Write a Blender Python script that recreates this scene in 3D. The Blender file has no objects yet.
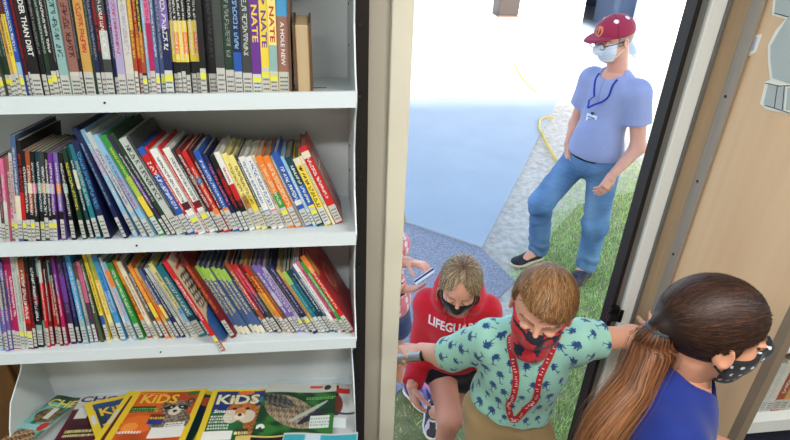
import bpy, bmesh, math, random
import numpy as np
from mathutils import Vector, Matrix, Euler
from mathutils.bvhtree import BVHTree

SC = bpy.context.scene
COL = SC.collection
RNG = random.Random(7)
GROUND = -0.75

# ------------------------------------------------------------------ camera (fitted to the door and shelf verticals)
FPX = 570.0
def cam_basis(yaw, pitch, roll):
    y, p, r = map(math.radians, (yaw, pitch, roll))
    f = np.array([math.sin(y)*math.cos(p), math.cos(y)*math.cos(p), -math.sin(p)])
    R = np.array([math.cos(y), -math.sin(y), 0.0]); U = np.cross(R, f)
    return R*math.cos(r)+U*math.sin(r), -R*math.sin(r)+U*math.cos(r), f
CR, CU, CF = cam_basis(8.5, 29.7, 2.3)
CAM = np.array([0.0, 0.0, 1.65])
def at(x, y, Y=None, Z=None, X=None, t=None):
    d = CF + CR*(x-395)/FPX - CU*(y-220)/FPX
    if Y is not None: t = (Y-CAM[1])/d[1]
    elif Z is not None: t = (Z-CAM[2])/d[2]
    elif X is not None: t = (X-CAM[0])/d[0]
    return CAM + d*t
cd = bpy.data.cameras.new('camera'); cam = bpy.data.objects.new('camera', cd); COL.objects.link(cam)
cd.sensor_width = 36.0; cd.lens = 36.0*FPX/790.0; cd.clip_start = 0.02; cd.clip_end = 200
M = Matrix(((CR[0], CU[0], -CF[0]), (CR[1], CU[1], -CF[1]), (CR[2], CU[2], -CF[2]))).to_4x4()
M.translation = Vector(CAM); cam.matrix_world = M
SC.camera = cam
SC.view_settings.view_transform = 'Standard'; SC.view_settings.look = 'None'
SC.view_settings.gamma = 1.0; SC.view_settings.use_curve_mapping = False

# ------------------------------------------------------------------ materials
def lin(c):
    return tuple(((v/12.92) if v <= 0.04045 else ((v+0.055)/1.055)**2.4) for v in c)
def rgb(r, g, b): return lin((r/255., g/255., b/255.))
_M = {}
def mat(name, col, rough=0.6, metal=0.0, var=0.0, scale=8.0, bump=0.0, bscale=60.0, spec=0.4, stretch=(1,1,1), col2=None, sheen=0.0, sub=0.0, coord='Object'):
    if name in _M: return _M[name]
    m = bpy.data.materials.new(name); m.use_nodes = True
    nt = m.node_tree; b = nt.nodes['Principled BSDF']
    b.inputs['Base Color'].default_value = (*col, 1); b.inputs['Roughness'].default_value = rough
    b.inputs['Metallic'].default_value = metal; b.inputs['Specular IOR Level'].default_value = spec
    if sheen: b.inputs['Sheen Weight'].default_value = sheen
    if sub:
        b.inputs['Subsurface Weight'].default_value = sub; b.inputs['Subsurface Radius'].default_value = (0.02, 0.008, 0.004); b.inputs['Subsurface Scale'].default_value = 0.5
    if var or bump:
        tc = nt.nodes.new('ShaderNodeTexCoord'); mp = nt.nodes.new('ShaderNodeMapping')
        mp.inputs['Scale'].default_value = stretch
        nt.links.new(tc.outputs[coord], mp.inputs[0])
    if var:
        n = nt.nodes.new('ShaderNodeTexNoise'); n.inputs['Scale'].default_value = scale; n.inputs['Detail'].default_value = 6
        nt.links.new(mp.outputs[0], n.inputs[0])
        r = nt.nodes.new('ShaderNodeValToRGB'); nt.links.new(n.outputs[0], r.inputs[0])
        c2 = col2 if col2 else tuple(v*(1-var) for v in col)
        r.color_ramp.elements[0].position = 0.3; r.color_ramp.elements[1].position = 0.7
        r.color_ramp.elements[0].color = (*c2, 1); r.color_ramp.elements[1].color = (*col, 1)
        nt.links.new(r.outputs[0], b.inputs['Base Color'])
    if bump:
        n2 = nt.nodes.new('ShaderNodeTexNoise'); n2.inputs['Scale'].default_value = bscale; n2.inputs['Detail'].default_value = 4
        nt.links.new(mp.outputs[0], n2.inputs[0])
        bp = nt.nodes.new('ShaderNodeBump'); bp.inputs['Strength'].default_value = bump; bp.inputs['Distance'].default_value = 0.01
        nt.links.new(n2.outputs[0], bp.inputs['Height']); nt.links.new(bp.outputs[0], b.inputs['Normal'])
    _M[name] = m
    return m
def cmat(r, g, b, rough=0.45, spec=0.4):
    r, g, b = int(r), int(g), int(b)
    return mat('tone_%d_%d_%d_%d' % (r, g, b, int(rough*100)), rgb(r, g, b), rough, var=0.12, scale=25, spec=spec)
def vmat(name, rough=0.7, bump=0.0, bscale=300.0, spec=0.3, sub=0.0, sheen=0.0, aniso=None):
    """a material whose colour comes from the mesh's own printed / dyed colour attribute"""
    if name in _M: return _M[name]
    m = mat(name, (1, 1, 1), rough, bump=bump, bscale=bscale, spec=spec, sub=sub, sheen=sheen)
    nt = m.node_tree; b = nt.nodes['Principled BSDF']
    a = nt.nodes.new('ShaderNodeVertexColor'); a.layer_name = 'Col'
    nt.links.new(a.outputs[0], b.inputs['Base Color'])
    return m

# ------------------------------------------------------------------ objects
def tag(o, label=None, cat=None, group=None, kind=None):
    if label: o['label'] = label
    if cat: o['category'] = cat
    if group: o['group'] = group
    if kind: o['kind'] = kind
    return o
def empty(name, loc, label=None, cat=None, group=None, rot=None):
    o = bpy.data.objects.new(name, None); COL.objects.link(o); o.location = loc; o.empty_display_size = 0.05
    if rot is not None: o.rotation_euler = rot
    return tag(o, label, cat, group)
def mesh_obj(name, verts, faces, mats, parent=None, mi=None, smooth=False, col=None, local=False):
    """verts are world coordinates unless local; with a parent they are made relative to its location"""
    v = np.asarray(verts, dtype=float).reshape(-1, 3)
    me = bpy.data.meshes.new(name)
    o = bpy.data.objects.new(name, me); COL.objects.link(o)
    if parent is not None:
        o.parent = parent
        if not local:
            p = parent; off = Vector((0, 0, 0))
            while p is not None: off = off + p.location; p = p.parent
            v = v - np.array(off)
    elif not local and len(v):
        c = np.array([(v[:, 0].min()+v[:, 0].max())/2, (v[:, 1].min()+v[:, 1].max())/2, v[:, 2].min()])
        v = v - c; o.location = c
    me.from_pydata(v.tolist(), [], faces if isinstance(faces, list) else faces.tolist())
    for m in (mats if isinstance(mats, (list, tuple)) else [mats]): me.materials.append(m)
    if mi is not None: me.polygons.foreach_set('material_index', mi)
    if smooth: me.polygons.foreach_set('use_smooth', [True]*len(me.polygons))
    if col is not None:
        a = me.color_attributes.new('Col', 'FLOAT_COLOR', 'POINT')
        cc = np.ones((len(v), 4)); cc[:, :3] = col
        a.data.foreach_set('color', cc.ravel())
    me.update()
    return o
class MB:
    """collects simple solids into one mesh"""
    def __init__(s): s.v = []; s.f = []; s.m = []
    def add(s, v, f, m=0):
        n = len(s.v); s.v += [tuple(map(float, p)) for p in v]; s.f += [[i+n for i in q] for q in f]; s.m += [m]*len(f)
    def box(s, x0, x1, y0, y1, z0, z1, m=0):
        v = [(x0,y0,z0),(x1,y0,z0),(x1,y1,z0),(x0,y1,z0),(x0,y0,z1),(x1,y0,z1),(x1,y1,z1),(x0,y1,z1)]
        s.add(v, [(0,3,2,1),(4,5,6,7),(0,1,5,4),(1,2,6,5),(2,3,7,6),(3,0,4,7)], m)
    def hexa(s, v, m=0):
        s.add(v, [(0,3,2,1),(4,5,6,7),(0,1,5,4),(1,2,6,5),(2,3,7,6),(3,0,4,7)], m)
    def tube(s, pts, r, n=10, m=0, cap=True):
        pts = [np.array(p, float) for p in pts]; rs = r if isinstance(r, (list, tuple, np.ndarray)) else [r]*len(pts)
        rings = []; prev = None
        for i, p in enumerate(pts):
            d = pts[min(i+1, len(pts)-1)]-pts[max(i-1, 0)]; d = d/(np.linalg.norm(d)+1e-12)
            if prev is None: a = np.cross(d, [0, 0, 1] if abs(d[2]) < 0.9 else [1, 0, 0])
            else: a = prev-d*(prev@d)
            a = a/np.linalg.norm(a); prev = a; b = np.cross(d, a)
            rings.append([p+(a*math.cos(t)+b*math.sin(t))*rs[i] for t in [2*math.pi*k/n for k in range(n)]])
        v = [q for rg in rings for q in rg]; f = []
        for i in range(len(rings)-1):
            for k in range(n): f.append((i*n+k, i*n+(k+1) % n, (i+1)*n+(k+1) % n, (i+1)*n+k))
        if cap: f.append(tuple(range(n))[::-1]); f.append(tuple((len(rings)-1)*n+k for k in range(n)))
        s.add(v, f, m)
    def prism(s, poly, axis, lo, hi, m=0):
        """poly: 2D outline; axis: 'X','Y','Z' extrusion direction"""
        n = len(poly); v = []
        for h in (lo, hi):
            for a, b in poly:
                v.append({'X': (h, a, b), 'Y': (a, h, b), 'Z': (a, b, h)}[axis])
        f = [tuple(range(n)), tuple(range(2*n-1, n-1, -1))]+[(i, i+n, (i+1) % n+n, (i+1) % n) for i in range(n)]
        s.add(v, f, m)
    def obj(s, name, mats, parent=None, smooth=False, local=False, bevel=0.0, col=None, fixn=True):
        o = mesh_obj(name, s.v, s.f, mats, parent, s.m, smooth, col, local)
        if fixn and len(s.f) < 60000:
            bm = bmesh.new(); bm.from_mesh(o.data); bmesh.ops.recalc_face_normals(bm, faces=bm.faces); bm.to_mesh(o.data); bm.free()
        if bevel:
            md = o.modifiers.new('bevel', 'BEVEL'); md.width = bevel; md.segments = 2; md.limit_method = 'ANGLE'; md.angle_limit = math.radians(40)
        return o
def struct(o): return tag(o, kind='structure')

# ------------------------------------------------------------------ text as flat mesh (u along writing, v up), unit height
_TC = {}
def text_mesh(s, size=1.0, bold=0.0, align='CENTER'):
    k = (s, size, bold, align)
    if k in _TC: return _TC[k]
    c = bpy.data.curves.new('t', 'FONT'); c.body = s; c.size = size; c.align_x = align; c.align_y = 'CENTER'; c.offset = bold; c.resolution_u = 2
    o = bpy.data.objects.new('t', c); COL.objects.link(o)
    me = bpy.data.meshes.new_from_object(o)
    v = [tuple(p.co) for p in me.vertices]; f = [tuple(p.vertices) for p in me.polygons]
    bpy.data.objects.remove(o); bpy.data.curves.remove(c); bpy.data.meshes.remove(me)
    _TC[k] = (np.array(v) if v else np.zeros((0, 3)), f)
    return _TC[k]

# ------------------------------------------------------------------ signed distance modelling, meshed with surface nets
def nrm(v): v = np.asarray(v, float); return v/(np.linalg.norm(v)+1e-12)
def cone(a, b, r1, r2=None):
    a = np.asarray(a, float); b = np.asarray(b, float); r2 = r1 if r2 is None else r2; ab = b-a; L = ab@ab+1e-12
    def f(P):
        q = P-a; t = np.clip(q@ab/L, 0, 1); return np.sqrt(((q-t[:, None]*ab)**2).sum(1))-(r1+(r2-r1)*t)
    return f
def ell(c, r, R=None):
    c = np.asarray(c, float); r = np.asarray(r, float)
    def f(P):
        q = P-c
        if R is not None: q = q@R          # columns of R are the local axes
        k0 = np.sqrt(((q/r)**2).sum(1)); k1 = np.sqrt(((q/(r*r))**2).sum(1))+1e-9
        return k0*(k0-1)/k1
    return f
def rbox(c, hs, R=None, rad=0.01):
    c = np.asarray(c, float); hs = np.asarray(hs, float)
    def f(P):
        q = P-c
        if R is not None: q = q@R
        d = np.abs(q)-(hs-rad)
        return np.sqrt((np.maximum(d, 0)**2).sum(1))+np.minimum(d.max(1), 0)-rad
    return f
def plane(p, n):
    p = np.asarray(p, float); n = nrm(n)
    return lambda P: (P-p)@n
def smin(a, b, k):
    if k <= 0: return np.minimum(a, b)
    h = np.maximum(k-np.abs(a-b), 0)/k
    return np.minimum(a, b)-h*h*k*0.25
def UN(k, *fs):
    def f(P):
        d = fs[0](P)
        for g in fs[1:]: d = smin(d, g(P), k)
        return d
    return f
def SUB(f, g, k=0.0): return lambda P: -smin(-f(P), g(P), k)
def INT(f, g, k=0.0): return lambda P: -smin(-f(P), -g(P), k)
def OFF(f, r): return lambda P: f(P)-r
def WR(f, amp, fn): return lambda P: f(P)+amp*fn(P)
def surf(f, lo, hi, h):
    c = 4; lo = np.asarray(lo, float); hi = np.asarray(hi, float)
    n = np.maximum(np.ceil((hi-lo)/(h*c)).astype(int), 2); N = n*c+1
    def ev(P):
        out = np.empty(len(P), np.float32)
        for i in range(0, len(P), 200000): out[i:i+200000] = f(P[i:i+200000])
        return out
    ax = [lo[i]+np.arange(n[i]+1)*h*c for i in range(3)]
    G = np.stack(np.meshgrid(*ax, indexing='ij'), -1).reshape(-1, 3)
    Vc = ev(G).reshape(n+1)
    ids = [np.minimum(np.round(np.arange(N[i])/c).astype(int), n[i]) for i in range(3)]
    V = Vc[np.ix_(*ids)].copy()
    near = np.argwhere(np.abs(V) < h*c*1.9)
    V[near[:, 0], near[:, 1], near[:, 2]] = ev(lo+near*h)
    V[0] = V[-1] = 1; V[:, 0] = V[:, -1] = 1; V[:, :, 0] = V[:, :, -1] = 1
    V[V == 0] = 1e-6
    S = V < 0
    cnt = np.zeros(N-1, np.int8)
    for i in (0, 1):
        for j in (0, 1):
            for k in (0, 1): cnt += S[i:N[0]-1+i, j:N[1]-1+j, k:N[2]-1+k]
    cells = np.argwhere((cnt > 0) & (cnt < 8))
    acc = np.zeros((len(cells), 3)); num = np.zeros(len(cells))
    for a in range(3):
        o1, o2 = [x for x in range(3) if x != a]
        for p in (0, 1):
            for q in (0, 1):
                off = np.zeros(3, int); off[o1] = p; off[o2] = q
                A = cells+off; B = A.copy(); B[:, a] += 1
                va = V[A[:, 0], A[:, 1], A[:, 2]]; vb = V[B[:, 0], B[:, 1], B[:, 2]]
                m = (va < 0) != (vb < 0)
                t = np.zeros(len(cells)); t[m] = va[m]/(va[m]-vb[m])
                pos = off+np.zeros((len(cells), 3)); pos[:, a] = t
                acc[m] += pos[m]; num += m
    verts = lo+(cells+acc/num[:, None])*h
    idx = -np.ones(N-1, np.int64); idx[cells[:, 0], cells[:, 1], cells[:, 2]] = np.arange(len(cells))
    quads = []
    for a in range(3):
        b, c_ = (a+1) % 3, (a+2) % 3
        sl0 = [slice(None)]*3; sl1 = [slice(None)]*3; sl0[a] = slice(0, -1); sl1[a] = slice(1, None)
        e0 = S[tuple(sl0)]; e1 = S[tuple(sl1)]
        E = np.argwhere(e0 != e1); fl = e0[E[:, 0], E[:, 1], E[:, 2]]
        ok = (E[:, b] > 0) & (E[:, c_] > 0) & (E[:, b] < N[b]-1) & (E[:, c_] < N[c_]-1); E = E[ok]; fl = fl[ok]
        def g(db, dc):
            Q = E.copy(); Q[:, b] += db; Q[:, c_] += dc; return idx[Q[:, 0], Q[:, 1], Q[:, 2]]
        q = np.stack([g(-1, -1), g(0, -1), g(0, 0), g(-1, 0)], 1)
        q[~fl] = q[~fl][:, ::-1]; quads.append(q)
    return verts, np.concatenate(quads)
def join(parts):
    vs = []; fs = []; n = 0
    for v, f in parts:
        vs.append(v); fs.append(np.asarray(f)+n); n += len(v)
    return np.concatenate(vs), np.concatenate(fs)
def sine_noise(P, s, seed=0):
    r = np.random.RandomState(seed); d = np.zeros(len(P))
    for i in range(6):
        k = r.normal(size=3)*s*(1+0.5*i); d += np.sin(P@k+r.rand()*6.28)/(1+0.4*i)
    return d/3.0
SKY_STRENGTH = 0.5; SUN_STRENGTH = 16.0; EXPOSURE = 0.15
# ================================================================== the vehicle's interior
WOODT = mat('wood_tan_panel', rgb(218, 186, 148), 0.45, var=0.10, scale=3.5, stretch=(1, 5, 0.35), bump=0.03, bscale=40, col2=rgb(208, 172, 132))
WOODS = mat('wood_strip', rgb(176, 146, 112), 0.5, var=0.2, scale=8, stretch=(6, 6, 0.3), bump=0.05)
WOODB = mat('wood_brown', rgb(112, 76, 36), 0.5, var=0.25, scale=6, stretch=(4, 4, 0.5))
WALLM = mat('wall_grey_tan', rgb(190, 182, 166), 0.55, var=0.05, scale=3, bump=0.03)
JAMB = mat('jamb_beige', rgb(226, 220, 200), 0.45, var=0.05, scale=4)
ALU = mat('aluminium', rgb(150, 152, 152), 0.32, metal=0.75, var=0.15, scale=20, stretch=(8, 8, 0.3))
WHITEF = mat('white_frame', rgb(225, 228, 226), 0.35)
RUBBER = mat('black_rubber', rgb(24, 20, 19), 0.6)
FLOORM = mat('vinyl_floor', rgb(140, 138, 134), 0.5, var=0.3, scale=70)
CEILM = mat('ceiling_white', rgb(225, 225, 220), 0.7, var=0.03)
STEEL = mat('shelf_white_steel', rgb(216, 226, 229), 0.38, var=0.05, scale=2.5, spec=0.5)
SCREWM = mat('screw_dark', rgb(70, 68, 66), 0.4, metal=0.8)
DARKM = mat('dark_metal', rgb(40, 36, 34), 0.4, metal=0.3)
XL, XR, YB, ZC = -2.6, 3.0, -1.15, 2.2
def S_box(name, mats, *bx, bevel=0.0):
    b = MB()
    for q in bx: b.box(*q)
    o = b.obj(name, mats, bevel=bevel); return struct(o)
DL, DR, YI, YO = 0.205, 0.908, 1.27, 1.36
S_box('floor', FLOORM, (XL, XR, YB, 0.74, -0.06, 0.0), (XL, DL, 0.74, YO, -0.06, 0.0), (1.02, XR, 0.74, YO, -0.06, 0.0))
S_box('floor_1', FLOORM, (DL, 1.0, 0.78, 1.06, -0.27, -0.25)); S_box('floor_2', FLOORM, (DL, 1.0, 1.06, 1.40, -0.52, -0.50))
S_box('trim_9', ALU, (DL, 1.0, 0.74, 0.78, -0.56, 0.0)); S_box('trim_10', ALU, (DL, 1.0, 1.04, 1.06, -0.52, -0.27))
S_box('trim_11', ALU, (DL-0.02, DL, 0.74, YI, -0.56, 0.0))
S_box('ceiling', CEILM, (XL, XR, YB, YO, ZC, ZC+0.12))
S_box('wall_front', WALLM, (XL-0.06, XL, YB, YO, -0.3, ZC)); S_box('wall_rear', WALLM, (XR, XR+0.06, YB, YO, -0.3, ZC))
S_box('wall_driver_side', WALLM, (XL, XR, YB-0.06, YB, -0.3, ZC))
S_box('wall_door_side', WALLM, (XL, DL-0.05, YI, YO, -0.5, ZC), (1.02, XR, YI, YO, -0.5, ZC), (DL-0.05, 1.02, YI, YO, 1.95, ZC))
# outer skin below the floor and above the roof
S_box('trim_12', WHITEF, (XL, DL-0.02, YO, YO+0.02, -0.45, 2.32), (1.03, XR, YO, YO+0.02, -0.45, 2.32), (DL-0.02, 1.03, YO, YO+0.02, 1.95, 2.32))
S_box('trim_13', WHITEF, (XL, XR, YB-0.06, YO, ZC+0.12, ZC+0.16))
# left jamb: grey-tan return, light beige jamb post, dark upright beside the shelving
S_box('trim_1', WALLM, (0.112, 0.158, 1.235, YI, -0.0, ZC))
S_box('trim_2', JAMB, (0.158, DL, 1.215, YO+0.01, -0.56, 1.95), bevel=0.004)
b = MB(); b.box(0.079, 0.110, 1.20, YI, 0.0, 1.9)
b.obj('shelf_upright', DARKM)
up = bpy.data.objects['shelf_upright']; tag(up, 'dark metal upright between the white shelving and the beige door jamb', 'upright')
for z in (0.42, 0.62, 0.83, 1.08, 1.27, 1.42):
    b = MB(); b.tube([(0.092, 1.202, z), (0.092, 1.194, z)], 0.004, 8); b.obj('bolt', SCREWM, up)
# right side of the doorway
S_box('trim_3', RUBBER, (DR, DR+0.013, 1.335, YO+0.02, -0.56, 1.95))
S_box('trim_4', ALU, (DR+0.013, DR+0.035, 1.34, YO, -0.56, 1.95), bevel=0.003)
S_box('trim_5', WHITEF, (DR+0.035, 0.985, 1.33, YO, -0.56, 1.95), bevel=0.004)
S_box('trim_6', ALU, (0.985, 1.0, 1.325, YO, -0.56, 1.95))
S_box('trim_7', WOODS, (0.994, 1.0, 1.262, 1.33, -0.3, ZC))
tr = MB(); tr.box(0.990, 1.0, 1.222, 1.262, -0.3, ZC); o = tr.obj('trim_8', mat('dull_aluminium', rgb(160, 150, 138), 0.4, metal=0.35, var=0.15, scale=20, stretch=(8, 8, 0.3)), bevel=0.003); struct(o)
tr = MB()
for z in np.arange(0.1, 2.1, 0.23): tr.tube([(0.9905, 1.243, z), (0.9875, 1.243, z)], 0.0035, 8)
tr.obj('screw', SCREWM, o)
# stair partition
b = MB(); b.box(1.0, 1.012, 0.86, YI, -0.3, ZC); b.obj('stair_partition', [WOODT])
sp = bpy.data.objects['stair_partition']; tag(sp, 'tall tan wood-veneer partition panel on the right of the open doorway', 'partition')
b = MB(); b.box(1.0, 1.022, 0.835, 0.86, -0.0, ZC); b.obj('edge_band', mat('edge_taupe', rgb(134, 118, 98), 0.5, var=0.08, scale=5, stretch=(1, 1, 0.3)), sp)
# door catch on the dark gasket
b = MB()
q = at(613, 313, Y=1.33)
b.box(q[0]-0.014, q[0]+0.014, 1.318, 1.335, q[2]-0.028, q[2]+0.028); b.box(q[0]-0.024, q[0]+0.004, 1.30, 1.325, q[2]-0.012, q[2]+0.012)
b.tube([(q[0]+0.016, 1.31, q[2]-0.02), (q[0]+0.016, 1.31, q[2]+0.025)], 0.006, 10)
o = b.obj('door_catch', mat('black_iron', rgb(28, 27, 28), 0.35, metal=0.6), bevel=0.002)
tag(o, 'black metal door catch on the right jamb of the doorway', 'door catch')
# grab rail
E_ = empty('grab_rail', (DL, 1.40, 0.33), 'brushed silver grab rail at the left jamb gripped by the boy', 'rail')
ra = at(394, 359, Y=1.385); rb = at(422, 356, Y=1.345)
b = MB(); b.tube([(DL-0.05, YO+0.02, ra[2]), (DL-0.045, 1.425, ra[2]), ra, rb], 0.0165, 18); b.obj('tube', mat('brushed_steel', rgb(175, 172, 168), 0.28, metal=0.85, var=0.1, scale=30), E_, smooth=False)
for p in b.v: pass
b = MB(); dd = nrm(rb-ra); b.tube([rb-dd*0.001, rb+dd*0.003], 0.0175, 18); b.obj('end_cap', DARKM, E_)
b = MB(); b.tube([(DL-0.05, YO+0.02, ra[2]), (DL-0.05, YO+0.026, ra[2])], 0.03, 18); b.obj('flange', ALU, E_)
GRAB = (ra, rb)
# brown wooden side beyond the shelving (lower left)
b = MB(); b.box(XL, -0.78, 1.20, 1.27, 0.0, 0.70); o = b.obj('wood_cabinet', [WOODB]); tag(o, 'dark brown wooden cabinet side left of the white shelving', 'cabinet')
b = MB(); b.box(-1.45, -0.80, 1.182, 1.20, 0.06, 0.66); b.obj('door', [WOODB], o, bevel=0.003)
# ceiling lamps (long diffusers) with real lights; short doorway one added to brighten the jamb
LAMPM = mat('lamp_diffuser', (1, 1, 1), 0.5)
LAMPM.node_tree.nodes['Principled BSDF'].inputs['Emission Color'].default_value = (1, 0.97, 0.92, 1)
LAMPM.node_tree.nodes['Principled BSDF'].inputs['Emission Strength'].default_value = 3.0
LAMPS = [(-0.45, -0.25, 1.1), (1.9, 0.1, 0.9), (-1.9, 0.1, 0.7), (0.6, 0.05, 0.6)]
for i, (x, y, L) in enumerate(LAMPS):
    E2 = empty('ceiling_lamp', (x, y, ZC-0.04), ['long white ceiling lamp above the book shelving', 'long white ceiling lamp beyond the stair partition', 'long white ceiling lamp over the far end of the aisle', 'short white ceiling lamp added by the doorway to brighten the jamb'][i], 'lamp')
    b = MB(); b.box(x-L/2-0.02, x+L/2+0.02, y-0.08, y+0.08, ZC-0.03, ZC); b.obj('housing', WHITEF, E2)
    b = MB(); b.box(x-L/2, x+L/2, y-0.06, y+0.06, ZC-0.045, ZC-0.03); b.obj('diffuser', LAMPM, E2)
    ld = bpy.data.lights.new('ceiling_light', 'AREA'); ld.shape = 'RECTANGLE'; ld.size = L; ld.size_y = 0.12; ld.energy = (21, 12, 10, 19)[i]; ld.color = (0.93, 0.98, 1.0) if i != 3 else (1.0, 0.96, 0.9)
    lo = bpy.data.objects.new('ceiling_light', ld); COL.objects.link(lo); lo.location = (x, y, ZC-0.05)

# ================================================================== white steel shelving
SX0, SX1 = -0.762, 0.072
LIPS = [(1.337, 1.311, 0.012), (1.0485, 1.023, -0.006), (0.771, 0.746, -0.018)]       # z of lip top, z of lip bottom, slope along x
TILT = math.radians(8.0)
SH = empty('book_shelving', (-0.32, 1.15, 0.0), 'white steel book shelving with tilted shelves left of the doorway', 'shelving')
def shelf_pt(z_lip, u):   # u = distance back from the spine line
    return (1.0+u*math.cos(TILT), z_lip-0.012-u*math.sin(TILT))
for k, (zt, zb, sl) in enumerate(LIPS):
    b = MB(); y1, z1 = shelf_pt(zt, 0.262)
    b.prism([(1.0, zt), (1.0, zb-0.004), (1.004, zb-0.004), (1.004, zt-0.014), (y1, z1-0.002), (y1, z1), (1.006, zt-0.012), (1.006, zt)], 'X', SX0, SX1-0.002)
    b.v = [(x, y, z+sl*(x+0.32)) for x, y, z in b.v]
    o = b.obj('shelf', STEEL, SH)
    b = MB()
    for x in (-0.36,): b.tube([(x, 1.001, (zt+zb)/2), (x, 0.9985, (zt+zb)/2)], 0.002, 8)
    b.obj('rivet', SCREWM, o)
# bottom magazine deck
DECK = 0.30
b = MB(); dz = 0.322*math.tan(DECK); dz += 0.06; b.prism([(0.936, 0.345+dz), (0.936, 0.26+dz), (0.94, 0.26+dz), (0.94, 0.318+dz), (1.262, 0.378), (1.262, 0.383), (0.944, 0.323+dz), (0.944, 0.345+dz)], 'X', SX0, SX1-0.002)
b.obj('magazine_deck', STEEL, SH)
b = MB(); b.box(SX0, SX1, 1.262, 1.267, 0.0, 1.85); b.obj('back_panel', mat('shelf_back', rgb(214, 217, 216), 0.42, var=0.04, scale=3), SH)
b = MB(); b.box(SX0, SX1, 0.96, 1.26, 0.0, 0.06); b.box(SX0, SX1, 0.96, 0.97, 0.06, 0.3); b.obj('kick_plate', STEEL, SH)
SCALL = [(0.0, 1.0), (0.30, 0.98), (0.40, 1.0), (0.45, 1.03), (0.50, 1.055), (0.545, 1.09), (0.575, 1.165), (0.60, 1.19), (0.66, 1.19), (0.72, 1.10), (0.745, 1.01), (0.765, 0.998), (0.79, 1.02), (0.84, 1.05), (0.92, 1.06), (0.99, 1.035), (1.03, 1.005), (1.047, 0.998), (1.07, 1.02), (1.12, 1.05), (1.20, 1.06), (1.28, 1.03), (1.31, 1.005), (1.332, 0.998), (1.37, 1.03), (1.45, 1.06), (1.55, 1.04), (1.6, 0.998), (1.85, 0.998)]
def scallop(z):
    """front edge (Y) of the side panels: full depth at every shelf lip, waisted between them"""
    return float(np.interp(z, [k[0] for k in SCALL], [k[1] for k in SCALL]))
prof = [(scallop(z), z) for z in np.linspace(0.0, 1.85, 120)]+[(1.262, 1.85), (1.262, 0.0)]
for x0, x1 in ((SX0-0.003, SX0), (SX1-0.003, SX1)):
    b = MB(); b.prism(prof, 'X', x0, x1); o = b.obj('side_panel', STEEL, SH)
    b = MB()
    for z in (1.46, 1.38, 1.16, 1.10, 0.86, 0.60): b.tube([(x0-0.0006 if x0 > 0 else x1+0.0006, 1.19, z), (x0-0.002 if x0 > 0 else x1+0.002, 1.19, z)], 0.0025, 8)
    b.obj('screw', SCREWM, o)
# upper shelves (out of frame at the top of the unit)
b = MB(); b.box(SX0, SX1, 1.0, 1.262, 1.60, 1.606); b.box(SX0, SX1, 1.0, 1.262, 1.846, 1.85); b.obj('shelf', STEEL, SH)

# shelving beyond the partition (lower right)
S2 = empty('aisle_shelving', (1.75, 1.15, 0.0), 'white shelving seen beyond the edge of the tan partition', 'shelving')
A2 = mat('navy_kick_panel', rgb(22, 28, 52), 0.6)  # plain dark navy below the white shelf board
b = MB(); b.box(1.03, 2.6, 1.0, 1.26, 0.345, 0.36); b.box(1.03, 2.6, 0.985, 1.0, 0.325, 0.372); b.obj('shelf', WHITEF, S2)
b = MB(); b.box(1.03, 2.6, 1.0, 1.26, 0.62, 0.635); b.obj('shelf', WHITEF, S2)
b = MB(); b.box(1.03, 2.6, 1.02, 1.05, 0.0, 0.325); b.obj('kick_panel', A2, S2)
b = MB(); b.box(1.03, 2.6, 1.26, 1.266, 0.0, 1.9); b.obj('back_panel', STEEL, S2)
b = MB(); b.box(1.025, 1.03, 0.99, 1.266, 0.0, 1.9); b.box(2.6, 2.605, 0.99, 1.266, 0.0, 1.9); b.obj('side_panel', STEEL, S2)

# paper cut-out figure on the partition
def on_part(pts): return [(at(x, y, X=0.999)[1], at(x, y, X=0.999)[2]) for x, y in pts]
CUT = empty('paper_cutout', (0.998, 1.15, 1.25), 'pale grey paper cut-out figure stuck high on the tan partition', 'decoration')
PB = mat('paper_pale', rgb(226, 226, 214), 0.8); PG = mat('paper_grey', rgb(172, 180, 176), 0.8); PL = mat('ink_line', rgb(70, 64, 84), 0.7); PV = mat('paper_lavender', rgb(176, 172, 196), 0.8)
outline = [(780, -14), (773, 2), (772, 15), (786, 19), (776, 30), (768, 45), (768, 60), (770, 80), (765, 82), (764, 88), (760, 104), (768, 110), (790, 114), (812, 112), (806, 86), (803, 60), (803, 40), (800, 20), (812, 14), (808, -14)]
b = MB(); b.prism(on_part(outline), 'X', 0.9985, 0.9998); b.obj('backing', PB, CUT)
inner = [(776, 0), (775, 13), (789, 16), (779, 32), (771, 46), (771, 61), (773, 78), (790, 84), (802, 80), (799, 42), (792, 22), (805, 12), (804, -8), (782, -10)]
b = MB(); b.prism(on_part(inner), 'X', 0.9978, 0.9984); b.obj('body_print', PG, CUT)
legs = [(769, 83), (764, 103), (770, 107), (784, 110), (786, 88)]
b = MB(); b.prism(on_part(legs), 'X', 0.9978, 0.9984); b.prism(on_part([(788, 88), (786, 110), (806, 110), (801, 86)]), 'X', 0.9978, 0.9984); b.obj('leg_print', PG, CUT)
b = MB(); b.prism(on_part([(744, 34), (740, 56), (746, 58), (756, 52), (762, 34), (752, 36)]), 'X', 0.9985, 0.9998); b.obj('arm_backing', PB, CUT)
b = MB(); b.prism(on_part([(746, 36), (743, 53), (754, 50), (758, 37)]), 'X', 0.9978, 0.9984); b.obj('arm_print', PV, CUT)
def inkline(pts, w=0.0009):
    b = MB(); q = [(0.9974, y, z) for y, z in on_part(pts)]; b.tube(q, w, 6); b.obj('ink_line', PL, CUT)
inkline([(743, 34), (741, 55), (750, 57)])
inkline([(765, 105), (790, 113), (806, 111)]); inkline([(766, 83), (780, 86), (802, 85)]); inkline([(775, 13), (789, 17)])
inkline([(778, 86), (775, 108)]); inkline([(785, 86), (783, 110)])
for yy in (38, 42, 46): inkline([(744.5, yy), (748, yy)])


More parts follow.
